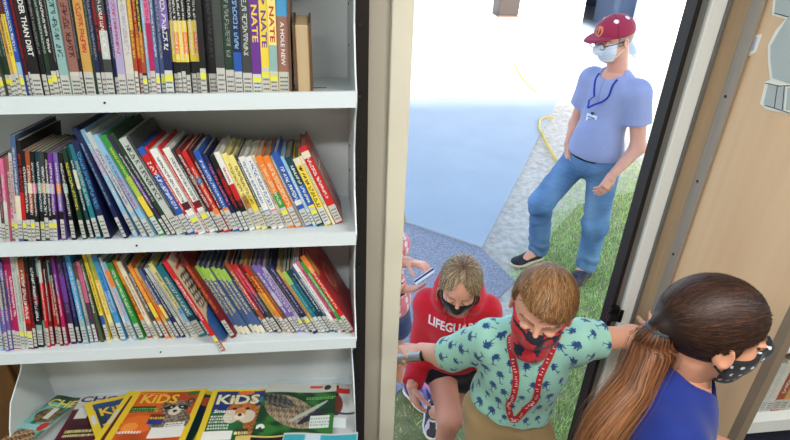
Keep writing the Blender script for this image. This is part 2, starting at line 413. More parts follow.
# ================================================================== outside
CONC = mat('concrete', rgb(164, 176, 186), 0.85, var=0.10, scale=2.2, bump=0.10, bscale=90)
ASPH = mat('asphalt', rgb(166, 168, 178), 0.9, var=0.45, scale=75, bump=0.5, bscale=120, col2=rgb(112, 116, 128))
GRAV = mat('gravel_soil', rgb(204, 198, 188), 0.95, var=0.3, scale=18, bump=0.4, bscale=80, col2=rgb(168, 160, 144))
SOIL = mat('lawn_soil', rgb(150, 148, 112), 0.95, var=0.4, scale=14, bump=0.5, bscale=60, col2=rgb(110, 126, 72))
def gpoly(name, pix, z, m, raw=None, th=0.05):
    pts = raw if raw else [tuple(at(x, y, Z=GROUND)[:2]) for x, y in pix]
    b = MB(); b.prism(pts, 'Z', z-th, z); return struct(b.obj(name, m))
gpoly('ground', None, GROUND-0.012, GRAV, raw=[(-15, -6), (40, -6), (40, 60), (-15, 60)], th=0.3)
gpoly('ground_slab', None, GROUND+0.012, CONC, raw=[(-12, 14.5), (0.70, 4.12), (1.252, 3.672), (2.126, 5.217), (2.95, 6.7), (4.3, 9.0), (7.2, 10.8), (9, 11), (20, 11), (20, 26), (-12, 26)], th=0.06)
gpoly('ground_asphalt', None, GROUND-0.002, ASPH, raw=[(-12, 14.5), (-12, 2.0), (0.20, 2.12), (0.75, 2.50), (1.02, 2.85), (1.38, 3.22), (1.252, 3.672), (0.70, 4.12)], th=0.03)
# grass
def lawn_density(x, y):
    # boundary of the lawn: a wavering line right of the asphalt
    edge = 1.28+0.06*math.sin(y*5)+max(0, (y-3.1))*0.55
    if y < 2.75: edge = -0.10+(y-1.9)*1.45+0.05*math.sin(y*9)
    d = (x-edge)/0.22
    return d
rs = np.random.RandomState(3)
bx, bf, bc = [], [], []
def blades(n, x0, x1, y0, y1, hmin, hmax, w):
    P = np.stack([rs.uniform(x0, x1, n), rs.uniform(y0, y1, n)], 1)
    patch = np.sin(P[:, 0]*5.1+1.3*np.sin(P[:, 1]*3.7))*np.sin(P[:, 1]*4.3+0.8)+0.6*np.sin(P[:, 0]*13+P[:, 1]*9)*np.sin(P[:, 1]*11-P[:, 0]*4)
    out = []
    for i in range(n):
        x, y = P[i]; d = lawn_density(x, y)
        if d < 0: continue
        far = max(0, (y-3.2))*0.62 + (1.3 if y < 2.6 and x < 0.75 else 0)
        if rs.rand() > min(1, d)*(0.95-0.5*far)+0.25*patch[i]: continue
        out.append((x, y, patch[i], far))
    v = np.zeros((len(out)*3, 3)); c = np.zeros((len(out)*3, 3)); f = []
    for i, (x, y, p, far) in enumerate(out):
        a = rs.rand()*6.28; h = rs.uniform(hmin, hmax); l = rs.uniform(0.2, 0.9)*h; b_ = rs.rand()*6.28
        z = GROUND-0.014
        v[3*i] = (x+w*math.cos(a), y+w*math.sin(a), z); v[3*i+1] = (x-w*math.cos(a), y-w*math.sin(a), z)
        v[3*i+2] = (x+l*math.cos(b_), y+l*math.sin(b_), z+h)
        g = rs.rand(); dry = 1 if rs.rand() < 0.12+0.5*far*rs.rand() else 0
        base = np.array(rgb(192, 222, 138))*(0.65+0.7*g) if not dry else np.array(rgb(216, 206, 156))*(0.7+0.4*g)
        c[3*i:3*i+3] = base; f.append((3*i, 3*i+1, 3*i+2))
    return v, f, c
LAWN = gpoly('ground_lawn', None, GROUND-0.008, SOIL, raw=[(-1.5, 1.5), (-1.2, 2.0), (0.25, 2.15), (0.80, 2.50), (1.35, 2.9), (1.45, 3.3), (1.8, 3.75), (2.35, 4.35), (3.4, 4.7), (9, 4.9), (9, 1.5)], th=0.02)
v, f, c = blades(110000, 0.0, 3.4, 1.5, 5.4, 0.018, 0.05, 0.0032)
gm = vmat('grass_blades', 0.6)
o = mesh_obj('grass', v, f, gm, col=c); tag(o, 'short patchy green grass outside the doorway', 'grass', kind='stuff')

# yellow cord on the concrete, patched cracks
pts = [(514, 62), (517, 70), (522, 78), (529, 86), (536, 92)]
w = [at(x, y, Z=GROUND+0.02) for x, y in pts]; b = MB(); b.tube(w, 0.012, 8)
o = b.obj('cord', mat('cord_yellow', rgb(196, 170, 60), 0.6)); tag(o, 'short yellow cord lying on the sunlit far concrete', 'cord')
pts = [(553, 118), (545, 117), (540, 120), (539, 128), (545, 140), (551, 152), (556, 160), (566, 170)]
w = [at(x, y, Z=GROUND+0.02) for x, y in pts]; b = MB(); b.tube(w, 0.014, 8)
o = b.obj('cord', mat('cord_yellow', rgb(196, 170, 60), 0.6)); tag(o, 'yellow cord curving over the concrete behind the man in the cap', 'cord')

# pale shed with a wide opening and swung-out door
BW = mat('building_white', rgb(232, 234, 236), 0.7, var=0.03); BI = mat('building_inside', rgb(84, 100, 128), 0.7); BG = mat('building_glass', rgb(110, 130, 150), 0.15)
BS = mat('blue_sill', rgb(30, 60, 190), 0.5); FL = mat('shed_floor', rgb(120, 135, 155), 0.7)
BLD = empty('storage_building', (6.0, 12.4, GROUND), 'white building with a wide dark opening beyond the concrete', 'building')
p0 = at(500, 15, Z=GROUND)[:2]; p1 = at(571, 27, Z=GROUND)[:2]; p2 = at(579, 27, Z=GROUND)[:2]; p3 = at(634, 36, Z=GROUND)[:2]
ud = np.array(p1)-np.array(p0); ud = ud/np.linalg.norm(ud); nd = np.array([-ud[1], ud[0]]); nd = nd if nd[1] > 0 else -nd
def lw(s, d=0): q = np.array(p1)+ud*s+nd*d; return (q[0], q[1])
s3 = float((np.array(p3)-np.array(p1))@ud)
def wallseg(bb, s0, s1, d0, d1, z0, z1, m=0):
    q = [lw(s0, d0), lw(s1, d0), lw(s1, d1), lw(s0, d1)]
    bb.hexa([(*a, z0) for a in q]+[(*a, z1) for a in q], m)
b = MB(); wallseg(b, -9, -1.35, 0, 0.15, GROUND, 2.6); wallseg(b, -1.35, -0.25, 0, 0.15, GROUND, 0.0); wallseg(b, -1.35, -0.25, 0, 0.15, 1.1, 2.6); wallseg(b, -0.25, 0.15, -0.05, 0.2, GROUND, 2.6)
wallseg(b, s3, s3+8, 0, 0.15, GROUND, 2.6); wallseg(b, 0.15, s3, 0, 0.15, 1.9, 2.6); wallseg(b, -9, s3+8, 3.2, 3.35, GROUND, 2.6); wallseg(b, -9, -8.85, 0.15, 3.2, GROUND, 2.6); wallseg(b, s3+7.85, s3+8, 0.15, 3.2, GROUND, 2.6)
b.obj('wall', BW, BLD)
b = MB(); wallseg(b, -9.2, s3+8.2, -0.2, 3.5, 2.6, 2.75); b.obj('roof', BW, BLD)
b = MB(); wallseg(b, -1.35, -0.25, 0.05, 0.07, 0.0, 1.1); b.obj('window_glass', BG, BLD)
b = MB(); wallseg(b, 0.15, s3, 0.0, 3.1, GROUND, GROUND+0.06); b.obj('inner_floor', FL, BLD)
b = MB(); wallseg(b, -8.8, s3+7.8, 3.12, 3.18, GROUND, 2.5); wallseg(b, 0.15, s3+0.02, 0.8, 0.85, GROUND+0.06, 1.9); b.obj('inner_wall', BI, BLD)
b = MB(); wallseg(b, s3*0.55, s3, -0.06, 0.0, GROUND, GROUND+0.1); b.obj('blue_sill', BS, BLD)
# swung-out leaf
h0 = np.array(lw(s3, -0.06)); e0 = np.array(at(642, 64, Z=GROUND)[:2]); dl = nrm(e0-h0); nl = np.array([-dl[1], dl[0]])*0.03; e0 = h0+dl*2.1
b = MB(); b.hexa([(*(h0-nl), GROUND+0.05), (*(e0-nl), GROUND+0.05), (*(e0+nl), GROUND+0.05), (*(h0+nl), GROUND+0.05), (*(h0-nl), 1.85), (*(e0-nl), 1.85), (*(e0+nl), 1.85), (*(h0+nl), 1.85)])
o = b.obj('door_leaf', BW, BLD, bevel=0.01)
k0 = h0+dl*1.2; sgn = -1 if (nl[0] > 0) else 1
b = MB(); b.tube([(*(k0+nl*sgn), 0.25), (*(k0+nl*sgn*2.6), 0.25)], 0.05, 10); b.obj('knob', mat('brass', rgb(190, 170, 90), 0.3, metal=0.7), o)
# dark bin
q = at(508, 13, Z=GROUND)
BIN = empty('waste_bin', (q[0], q[1]-0.3, GROUND), 'dark brown bin standing before the white building', 'bin')
q = (q[0], q[1]-0.2, q[2])
b = MB(); w = 0.43; w2 = 0.46; z0, z1 = GROUND, GROUND+1.0
b.hexa([(q[0]-w, q[1]-w, z0+0.04), (q[0]+w, q[1]-w, z0+0.04), (q[0]+w, q[1]+w, z0+0.04), (q[0]-w, q[1]+w, z0+0.04), (q[0]-w2, q[1]-w2, z1), (q[0]+w2, q[1]-w2, z1), (q[0]+w2, q[1]+w2, z1), (q[0]-w2, q[1]+w2, z1)])
b.obj('body', mat('bin_brown', rgb(40, 32, 30), 0.6), BIN, bevel=0.03)
b = MB(); b.box(q[0]-w-0.01, q[0]+w+0.01, q[1]-w-0.01, q[1]+w+0.01, z0, z0+0.05); b.obj('foot_rim', mat('bin_rim', rgb(84, 62, 52), 0.6), BIN)
b = MB(); b.box(q[0]-w2-0.02, q[0]+w2+0.02, q[1]-w2-0.02, q[1]+w2+0.02, z1, z1+0.06); b.obj('lid', mat('bin_brown', (0, 0, 0)), BIN, bevel=0.02)

# ================================================================== daylight
W = bpy.data.worlds.new('world'); SC.world = W; W.use_nodes = True
nt = W.node_tree; bg = nt.nodes['Background']; sky = nt.nodes.new('ShaderNodeTexSky')
sky.sky_type = 'NISHITA'; sky.sun_disc = False; sky.sun_elevation = math.radians(27); sky.sun_rotation = math.radians(185); sky.air_density = 1.2; sky.dust_density = 2.0
nt.links.new(sky.outputs[0], bg.inputs[0]); bg.inputs[1].default_value = SKY_STRENGTH
sd = bpy.data.lights.new('sun', 'SUN'); sd.energy = SUN_STRENGTH; sd.angle = math.radians(5); sd.color = (1, 0.96, 0.88)
so = bpy.data.objects.new('sun', sd); COL.objects.link(so); so.rotation_euler = Vector((0.10, 0.893, -0.45)).to_track_quat('-Z', 'Y').to_euler()
SC.view_settings.exposure = EXPOSURE
# ================================================================== books
PAL = {'dark purple': (58, 40, 74), 'purple': (104, 48, 140), 'lilac': (172, 160, 196), 'violet': (118, 96, 168), 'teal': (30, 120, 134), 'dark teal': (22, 62, 74), 'light teal': (140, 176, 172),
 'green': (52, 148, 60), 'dark green': (30, 58, 42), 'olive': (70, 82, 58), 'lime': (150, 190, 80), 'tan': (200, 156, 84), 'yellow': (232, 206, 70), 'pale yellow': (236, 222, 130), 'cream': (224, 214, 186),
 'orange': (232, 128, 50), 'rust': (160, 74, 40), 'red': (196, 34, 36), 'dark red': (122, 24, 30), 'maroon': (84, 22, 30), 'pink': (216, 110, 150), 'magenta': (176, 30, 92), 'rose brown': (150, 104, 92), 'brown': (104, 72, 50),
 'blue': (36, 84, 170), 'navy': (24, 34, 78), 'light blue': (140, 184, 216), 'sky blue': (70, 150, 200), 'slate blue': (74, 96, 140), 'white': (226, 226, 220), 'grey': (140, 142, 140), 'pale grey': (190, 196, 190), 'dark grey': (60, 64, 64), 'black': (22, 22, 26), 'off-white': (206, 202, 190)}
PAPER = mat('page_paper', rgb(176, 166, 144), 0.85, var=0.15, scale=120, stretch=(30, 1, 1))
PAPER2 = mat('page_paper_grey', rgb(136, 126, 108), 0.85, var=0.2, scale=120, stretch=(30, 1, 1))
LBL = mat('label_white', rgb(186, 186, 178), 0.5); LBLY = mat('label_yellow', rgb(214, 212, 70), 0.5); LINK = mat('label_ink', rgb(84, 84, 86), 0.6); LTAPE = mat('label_tape', rgb(196, 200, 196), 0.25)
STROKES = [((0, 0), (0, 1)), ((1, 0), (1, 1)), ((0, 1), (1, 1)), ((0, .5), (1, .5)), ((0, 0), (1, 0)), ((0, 0), (1, 1)), ((0, 1), (1, 0))]
def stroke_title(b, x0, x1, z0, z1, y, m=0, rot=True, rng=RNG, gap=0.25, wk=0.2, outw=(0, -1, 0)):
    """letter-like marks running down the spine (x across the spine, z along it)"""
    H = x1-x0; cw = H*0.75; z = z1
    while z-cw > z0:
        if rng.random() < 0.12: z -= cw*0.7; continue
        for s in rng.sample(STROKES, rng.choice((2, 3, 3))):
            (a0, c0), (a1, c1) = s
            p = np.array([x0+c0*H, z-a0*cw]); q = np.array([x0+c1*H, z-a1*cw]); d = q-p; n = np.array([-d[1], d[0]]); n = n/np.linalg.norm(n)*H*wk*0.5
            b.add([(p[0]-n[0], y, p[1]-n[1]), (q[0]-n[0], y, q[1]-n[1]), (q[0]+n[0], y, q[1]+n[1]), (p[0]+n[0], y, p[1]+n[1])], [(0, 1, 2, 3)], m)
        z -= cw*(1+gap)
def make_book(th, dep, h, col, title=None, bands=None, text=None, lab='w', paperback=True, cover=None):
    """book in its own frame: spine on y=0 facing -y, thickness 0..th along x, height along z"""
    bt = 0.0009 if paperback else 0.0022; ov = 0.0 if paperback else 0.003
    mats = [cmat(*PAL[col], rough=0.35 if paperback else 0.45)]; b = MB()
    b.box(0, bt, 0, dep, 0, h); b.box(th-bt, th, 0, dep, 0, h)
    bands = sorted(bands or []); z = 0.0; segs = []
    for (z0, z1, cn) in bands:
        if z0 > z: segs.append((z, z0, 0))
        mats.append(cmat(*PAL[cn], rough=0.35)); segs.append((z0, z1, len(mats)-1)); z = z1
    if z < 1: segs.append((z, 1.0, 0))
    for z0, z1, m in segs: b.box(0.0, th, -bt, 0.0, z0*h, z1*h, m)
    root = b.obj('book', mats, local=True, fixn=False)
    b = MB(); b.box(bt, th-bt, 0.0, dep-0.002-ov, 0.001+ov, h-0.001-ov); b.obj('pages', PAPER if RNG.random() < .6 else PAPER2, root, local=True, fixn=False)
    e = 0.0004
    if lab:
        b = MB(); lh = RNG.uniform(0.036, 0.046); lz = RNG.uniform(0.002, 0.007)
        b.box(0.0004, th-0.0004, -bt-e, -bt, lz, lz+lh, 0)
        if lab == 'y': b.box(0.0002, th-0.0002, -bt-e*1.3, -bt, lz+lh*0.62, lz+lh*0.84, 1)
        lines = [0.16, 0.34, 0.52]+([0.7] if lab != 'y' else [])
        for l in lines:
            zz = lz+lh*l; x = th*0.16
            while x < th*0.84:
                w = RNG.uniform(0.0012, 0.0026); b.box(x, min(x+w, th*0.88), -bt-e*1.6, -bt-e, zz, zz+0.0028, 2); x += w+0.0007
        b.obj('call_label', [LBL if RNG.random() < .8 else LTAPE, LBLY, LINK], root, local=True, fixn=False)
    if text:
        for (s, z0, z1, cn, wfrac) in text:
            v, f = text_mesh(s, bold=0.02); 
            lo, hi = v.min(0), v.max(0); v = (v-(lo+hi)/2)/(hi-lo).clip(1e-6)
            L = (z1-z0)*h; H = th*wfrac
            w = np.stack([th/2+v[:, 1]*H, np.full(len(v), -bt-0.0005), (z0+z1)/2*h-v[:, 0]*L], 1)
            mesh_obj('title', w, f, cmat(*PAL[cn]), root, local=True)
    elif title:
        b = MB(); a = RNG.uniform(0.28, 0.36); c_ = RNG.uniform(0.8, 0.95); k = RNG.uniform(0.32, 0.5)
        stroke_title(b, th*(0.5-k/2), th*(0.5+k/2), a*h, c_*h, -bt-0.0005); b.obj('title', cmat(*PAL[title]), root, local=True, fixn=False)
    return root
ORD = ['', 'first', 'second', 'third', 'fourth', 'fifth', 'sixth', 'seventh', 'eighth', 'ninth', 'tenth', 'eleventh', 'twelfth']
def book_row(lip, y_base, x0, x1, items, leans, shelfname, group, setback=((0, 1.012),), seed=1):
    """items: (width px, ytop px or height m, colour, title colour, bands, text, label kind, landmark phrase, extra)"""
    ct, st = math.cos(TILT), math.sin(TILT)
    up = np.array([0, st, ct]); back = np.array([0, ct, -st]); right = nrm([1.0, 0, lip[2]]); zlip = lip[0]
    o0 = np.array([0, 1.012, zlip+0.32*lip[2]-0.012-0.010*st+0.0005])
    ybk = y_base; ysf = lambda q: float(np.interp(q, [k[0] for k in setback], [k[1] for k in setback])); ybf = lambda q: float(np.interp(q, [k[0] for k in ybk], [k[1] for k in ybk]))
    lx = [k[0] for k in leans]; lv = [k[1] for k in leans]
    def layout(sc):
        prev = None; x = x0; X = at(x0, ybf(x0), Y=ysf(x0))[0]; out = []
        for it in items:
            w = it[0]*sc; hh = it[1]
            ysp = ysf(x); yb_ = ybf(x); ob = o0+back*(ysp-1.012)/ct; wx = at(x+w, yb_, Y=ysp)[0]-at(x, yb_, Y=ysp)[0]
            if it[2] == 'gap': X += wx; x += w; out.append(None); continue
            px = 395+570*0+0; px = x+w/2
            a = math.radians(np.interp(px, lx, lv)); th = wx*math.cos(a)-0.0011
            if hh > 3:
                d = np.array(at(px-(yb_-hh)*0.3, hh, Y=2.0))-CAM; nn = np.cross(right, up)
                t = ((ob-CAM)@nn)/(d@nn); h = ((CAM+d*t-ob)@up-th*abs(math.sin(a)))/math.cos(a)
            else: h = hh
            u = np.array([math.cos(a), math.sin(a)]); v = np.array([-math.sin(a), math.cos(a)])
            def corners(b0):
                p = np.array([b0, 0.0]) if a >= 0 else np.array([b0, 0.0])-u*th
                return p, [p, p+u*th, p+u*th+v*h, p+v*h]
            bx_ = X if a >= 0 else X+th/math.cos(a)
            p, cs = corners(bx_)
            if prev is not None:
                best = 0
                for c in prev:
                    s = (c-cs[0])@v
                    if -0.01 < s < h: best = max(best, (c-cs[0])@u)
                pu = nrm(prev[1]-prev[0]); pv = nrm(prev[3]-prev[0]); ph = np.linalg.norm(prev[3]-prev[0]); pt = np.linalg.norm(prev[1]-prev[0])
                for c in (cs[0], cs[3]):
                    s = (c-prev[0])@pv
                    if -0.01 < s < ph: best = max(best, pt-(c-prev[0])@pu)
                if best > 0: bx_ += best+0.0003; p, cs = corners(bx_)
            prev = cs; out.append((p, u, v, th, h, (ysp-1.012)/ct))
            X = bx_ + (th/math.cos(a) if a >= 0 else 0.0)+0.0004
            x = x+w if True else x
        return out, cs[1][0]
    X1 = at(x1, ybf(x1), Y=ysf(x1))[0]; lo, hi = 0.5, 1.6
    for _ in range(30):
        md = (lo+hi)/2
        if layout(md)[1] < X1: lo = md
        else: hi = md
    out, xe = layout(lo); print('row', shelfname, 'scale', round(lo, 3))
    rng = random.Random(seed); land = None; n = 0
    for it, pl in zip(items, out):
        if pl is None: continue
        w, hh, col, title, bands, text, lab, lm, ex = it; p, u, v, th, h, sb = pl
        dy = rng.uniform(-0.004, 0.006)+ex.get('dy', 0)
        dep = ex.get('dep', rng.uniform(0.128, 0.145) if not ex.get('pic') else 0.18)
        r = make_book(th, dep, h, col, title, bands, text, lab, paperback=ex.get('pb', True))
        U3 = right*u[0]+up*u[1]; V3 = right*v[0]+up*v[1]
        P3 = o0+right*p[0]+up*p[1]+back*(dy+sb)+up*ex.get('dz', 0)
        Mx = Matrix(((U3[0], back[0], V3[0]), (U3[1], back[1], V3[1]), (U3[2], back[2], V3[2]))).to_4x4(); Mx.translation = Vector(P3)
        r.matrix_world = Mx
        kind = 'thin paperback' if w < 5.2 else ('paperback' if w < 7.8 else 'thick book')
        if lm:
            land = lm; n = 0; L = lm+' on the '+shelfname+' shelf'
            if len(lm.split()) > 8: print('LONG', lm)
        else:
            n += 1; L = '%s-shelf %s %s, %s right of the %s' % (shelfname, col, kind, ORD[n], land if land else 'left frame edge')
        tag(r, L, 'book', group); BOOKS.append(r)
        if 'hook' in ex: ex['hook'](r, th, dep, h)
    return xe
BOOKS = []
def B(w, h, col, title=None, bands=None, text=None, lab='w', lm=None, **ex): return (w, h, col, title, bands, text, lab, lm, ex)
H = 0.235
row1 = [
 B(3.6, .22, 'dark purple', 'lilac', lab='y'), B(3.6, .22, 'dark teal', 'grey', [(.62, 1, 'dark green')], lab='y'), B(3.6, .22, 'olive', 'grey', [(.6, 1, 'brown')], lab='y'), B(3.8, .225, 'dark green', 'grey', [(.6, 1, 'brown')], lab='y'), B(3.8, .225, 'dark green', 'light teal', [(.6, 1, 'rust')], lab='y'),
 B(4.6, H, 'tan', 'maroon', [(.58, .8, 'maroon')], lm='orange-tan book with a maroon block'), B(4, H, 'yellow', 'brown', [(.6, .75, 'maroon')]), B(4.6, H, 'blue', 'white', [(.2, .28, 'light blue')], lab='y'), B(3.4, H, 'maroon', 'red'), B(3.6, H, 'black', 'dark red'),
 B(9, H, 'black', None, None, [('OLDER THAN DIRT', .32, .76, 'white', .58)], lm='thick black book with large white lettering'), B(5, H, 'black', 'grey'), B(5, H, 'dark green', 'pale grey', lab='y'), B(5.5, .225, 'black', 'white', lab='y'), B(3, .22, 'black', 'grey'),
 B(8.5, .24, 'light teal', 'dark teal', [(0, .16, 'pale grey')], lm='pale teal spined book'), B(10, .24, 'rose brown', 'maroon', [(0, .2, 'off-white')]), B(3.2, .22, 'black', 'grey'),
 B(9.2, .24, 'tan', 'red', [(0, .18, 'cream')], [('Shiloh', .55, .9, 'red', .6)] and None, lm='golden yellow book with red lettering'), B(3.6, .22, 'dark green', 'grey', lab=None), B(4.6, .23, 'navy', 'grey'), B(4.6, .225, 'black', 'red', [(.55, .8, 'maroon')]),
 B(7.6, .23, 'dark grey', 'white', [(.3, .5, 'pale grey'), (.5, .62, 'dark red')]), B(4.6, .23, 'navy', 'lilac'), B(7.6, .235, 'lilac', 'magenta'), B(7.6, .235, 'off-white', 'lilac', lm='off-white book before the rust spines'),
 B(4, .23, 'rust', 'yellow', [(.5, .8, 'tan')]), B(4, .23, 'red', 'yellow', [(.3, .45, 'orange')]), B(4.6, .225, 'black', 'yellow', [(.2, .5, 'rust')], lab='y'), B(3.4, .23, 'light blue', 'white'), B(5.2, .23, 'pink', 'magenta', [(.2, .55, 'magenta'), (.75, 1, 'violet')], lm='pink and violet spined book'),
 B(4.2, .23, 'slate blue', 'white', lab='y'), B(5, .23, 'slate blue', 'pale grey', lab='y'), B(8, .235, 'navy', 'white', [(.5, .7, 'violet'), (.8, 1, 'orange')], lab='y'),
 ] + [B(w_, .225, 'black', 'white', [(.28, .34, 'yellow'), (.34, .5, 'orange' if i % 2 else 'yellow'), (.5, .58, 'yellow')], lm=('first black and yellow paperback' if i == 0 else None)) for i, w_ in enumerate((4.2, 4.2, 4.4, 4.4, 5, 5))] + [
 B(6, .23, 'black', None, lab='y', dy=-.006), B(8.6, .23, 'black', 'dark grey', dy=.004, lm='plain black book with a pink-edged label'), B(8.4, .23, 'dark grey', 'olive', lab='w', dz=0), B(8.6, .23, 'dark green', 'grey'), B(7.6, .23, 'navy', 'light blue', [(.18, .34, 'blue')]), B(9.2, .235, 'dark grey', 'pale grey'),
 B(8.8, .225, 'purple', None, None, [('NATE', .42, .69, 'yellow', .62), ('9', .73, .81, 'yellow', .4)], 'y', lm='purple book lettered NATE'), B(8, .225, 'yellow', None, None, [('NATE', .38, .65, 'purple', .62), ('9', .69, .77, 'purple', .4)], 'y'), B(7.4, .225, 'pale yellow', None, [(.2, .4, 'light teal'), (.9, 1, 'light blue')], [('NATE', .42, .68, 'red', .62), ('9', .72, .80, 'red', .4)], 'y'),
 B(10.5, .228, 'rose brown', None, [(.6, 1, 'sky blue')], [('A HOLE NEW', .24, .56, 'white', .36)], lm='sky-blue topped book lettered A HOLE NEW'), B(2.6, .2, 'brown', None, lab=None),
]
X = book_row(LIPS[0], [(0, 96), (290, 91)], -3, 292, row1, [(0, 0), (150, -2.5), (290, -1.5)], 'top', 'books on the top shelf', setback=((0, 1.012), (290, 1.02)), seed=4)
# bookend
q = at(302, 86, Y=1.05)
BE = empty('bookend', (q[0], 1.06, LIPS[0][0]-0.02), 'brown-edged beige bookend at the right end of the top shelf', 'bookend')
def arch(w, h, n=8): 
    return [(0, 0), (w, 0), (w, h-0.02)]+[(w-0.02+0.02*math.cos(t), h-0.02+0.02*math.sin(t)) for t in np.linspace(0, math.pi/2, n)]+[(0, h)]
zb = LIPS[0][0]-0.0215; x0 = X+0.004
b = MB(); b.prism([(1.03+x, zb+z) for x, z in arch(0.11, 0.134)], 'X', x0+0.006, x0+0.030); b.obj('block', mat('bookend_beige', rgb(196, 172, 134), 0.5, var=0.1), BE, bevel=0.002)
b = MB(); b.prism([(1.026+x, zb+z) for x, z in arch(0.118, 0.138)], 'X', x0+0.002, x0+0.006); b.prism([(1.026+x, zb+z) for x, z in arch(0.118, 0.138)], 'X', x0+0.030, x0+0.0335); b.obj('edge_plate', mat('bookend_brown', rgb(96, 70, 46), 0.4), BE)
b = MB(); b.box(x0+0.0335, x0+0.06, 1.04, 1.12, zb-0.004, zb-0.002); b.obj('foot_plate', mat('bookend_brown', (0, 0, 0)), BE)

row2 = [
 B(4.2, 165, 'off-white', 'pink', lab='w'), B(4.2, 158, 'dark grey', 'pink'), B(4.2, 160, 'pink', 'white', [(0, .5, 'off-white')]), B(4.4, 158, 'rose brown', 'white', [(.2, .4, 'pink')], lab='y'), B(4.4, 155, 'pale grey', 'red', lab='y'),
 B(5.5, 137, 'slate blue', 'white', [(.2, .45, 'cream')], lm='tall grey-blue book with a cream foot', pic=1), B(5.5, 142, 'black', 'red', [(.22, .5, 'red')], pic=1, lab='y')]
row2 += [B(4.9, 152+0.3*i, c, t, [(.22, .34, 'black'), (.55, .66, m)], lab=('y' if i in (1, 3, 5, 6) else 'w'), lm=('first of the black-banded paperbacks' if i == 0 else None)) for i, (c, t, m) in enumerate((('black', 'white', 'dark grey'), ('rust', 'white', 'cream'), ('black', 'white', 'pink'), ('dark teal', 'white', 'light teal'), ('dark grey', 'white', 'tan'), ('black', 'white', 'pale grey'), ('purple', 'white', 'lilac'), ('violet', 'white', 'orange'), ('black', 'white', 'light teal')))]
row2 += [B(5, 150, 'dark green', 'yellow', lm='dark green book with a yellow title'), B(4.2, 148, 'dark teal', 'white', [(.55, .75, 'cream')], pic=1), B(5.6, 146, 'teal', 'pale grey', pic=1), B(7, 141, 'navy', 'sky blue', pic=1, pb=False),
 B(9, 0, 'gap'),
 B(4.6, 128, 'navy', 'light blue', pic=1, pb=False, lm='first of the leaning picture books'), B(5.6, 131, 'light blue', 'white', [(.6, .8, 'lilac')], pic=1), B(6, 133, 'pale grey', 'violet', [(0, .25, 'light blue')], pic=1), B(6.4, 135, 'light blue', 'slate blue', [(.3, .6, 'lilac')], pic=1),
 B(7, 136, 'green', 'yellow', [(.2, .4, 'yellow'), (.4, .6, 'lime')], pic=1, pb=False, lm='green and yellow picture book'), B(4.6, 136, 'dark purple', 'white', [(.35, .6, 'purple')], pic=1), B(5, 134, 'dark green', 'pale grey', pic=1, pb=False),
 B(9.4, 138, 'pale grey', 'dark green', [(.1, .22, 'white')], pic=1, pb=False, lm='pale grey thick picture book'), B(4, 137, 'dark grey', 'grey', pic=1), B(8, 147, 'blue', 'white', [(.7, .92, 'red')], pb=False), B(3.6, 147, 'red', 'white', lab='w'),
 B(8.4, 148, 'white', 'dark teal', [(.3, .38, 'maroon')], lab='y', pb=False, lm='first of two white hardbacks'), B(3.2, 147, 'red', 'white'), B(8.4, 148, 'white', 'dark teal', [(.3, .38, 'dark red')], lab='y', pb=False), B(3.4, 150, 'dark grey', 'white'),
 B(5.4, 150, 'dark red', 'white', [(.6, .7, 'rose brown')], lm='dark red book right of the white pair'), B(6, 151, 'red', 'cream', [(.2, .3, 'orange'), (.6, .7, 'slate blue')]), B(4, 150, 'maroon', 'white'),
 B(7, 150, 'blue', 'white', [(.2, .3, 'orange')], lm='bright blue paperback mid shelf'), B(5, 153, 'navy', 'pink', [(.5, .7, 'black')]), B(5.6, 156, 'black', 'red', [(.5, .7, 'dark red')]), B(6.6, 152, 'white', 'red', [(.18, .4, 'black'), (.4, .6, 'red')]),
 B(6.4, 154, 'pale yellow', 'brown', [(.2, .45, 'orange'), (.22, .28, 'white')], lm='first of two pale yellow spines'), B(6.4, 155, 'pale yellow', 'brown', [(.2, .45, 'yellow')]), B(4, 156, 'dark grey', 'white'),
 B(7, 156, 'white', 'blue', [(.2, .27, 'sky blue')], lm='first white book with a blue title'), B(7, 156, 'white', 'blue', [(.2, .27, 'pink')]), B(3.6, 156, 'cream', 'brown'),
 B(7.4, 155, 'orange', 'cream', [(.25, .5, 'green'), (.5, .62, 'orange')], lab='y', lm='orange and green spined book'), B(7.6, 155, 'orange', 'cream', [(.15, .22, 'rust')]), B(3.2, 156, 'grey', 'white', lab=None),
 B(8, 152, 'blue', 'white', [(.3, .36, 'white')], pb=False, lm='royal blue book after the orange pair'), B(4, 156, 'light blue', 'white'), B(7.6, 156, 'dark teal', 'white', [(.25, .31, 'yellow'), (.31, .6, 'blue')], lab='y'),
 B(8.2, 157, 'yellow', 'maroon', [(.9, 1, 'cream')], pb=False), B(3.4, 156, 'cream', 'grey', lab=None),
 B(9, 146, 'red', 'white', [(.2, .24, 'white'), (.86, .94, 'cream')], pb=False, lm='bright red hardback at the right end', hook=lambda r, th, dep, h: red_cover(r, th, dep, h)),
]
def cover_art(r, th, dep, h, fn, name='cover_art', nu=40, nv=56):
    """printed front cover on the book's right-hand board (faces +x)"""
    u, v = np.meshgrid(np.linspace(0, 1, nu), np.linspace(0, 1, nv), indexing='ij')
    P = np.stack([np.full(u.size, th+0.0004), 0.001+u.ravel()*(dep-0.002), 0.001+v.ravel()*(h-0.002)], 1)
    f = [(i*nv+j, (i+1)*nv+j, (i+1)*nv+j+1, i*nv+j+1) for i in range(nu-1) for j in range(nv-1)]
    c = fn(u.ravel(), v.ravel())
    mesh_obj(name, P, f, vmat('printed_cover', 0.35, spec=0.5), r, col=c, local=True)
def paint_rect(c, u, v, u0, u1, v0, v1, col): c[(u >= u0) & (u <= u1) & (v >= v0) & (v <= v1)] = rgb(*col)
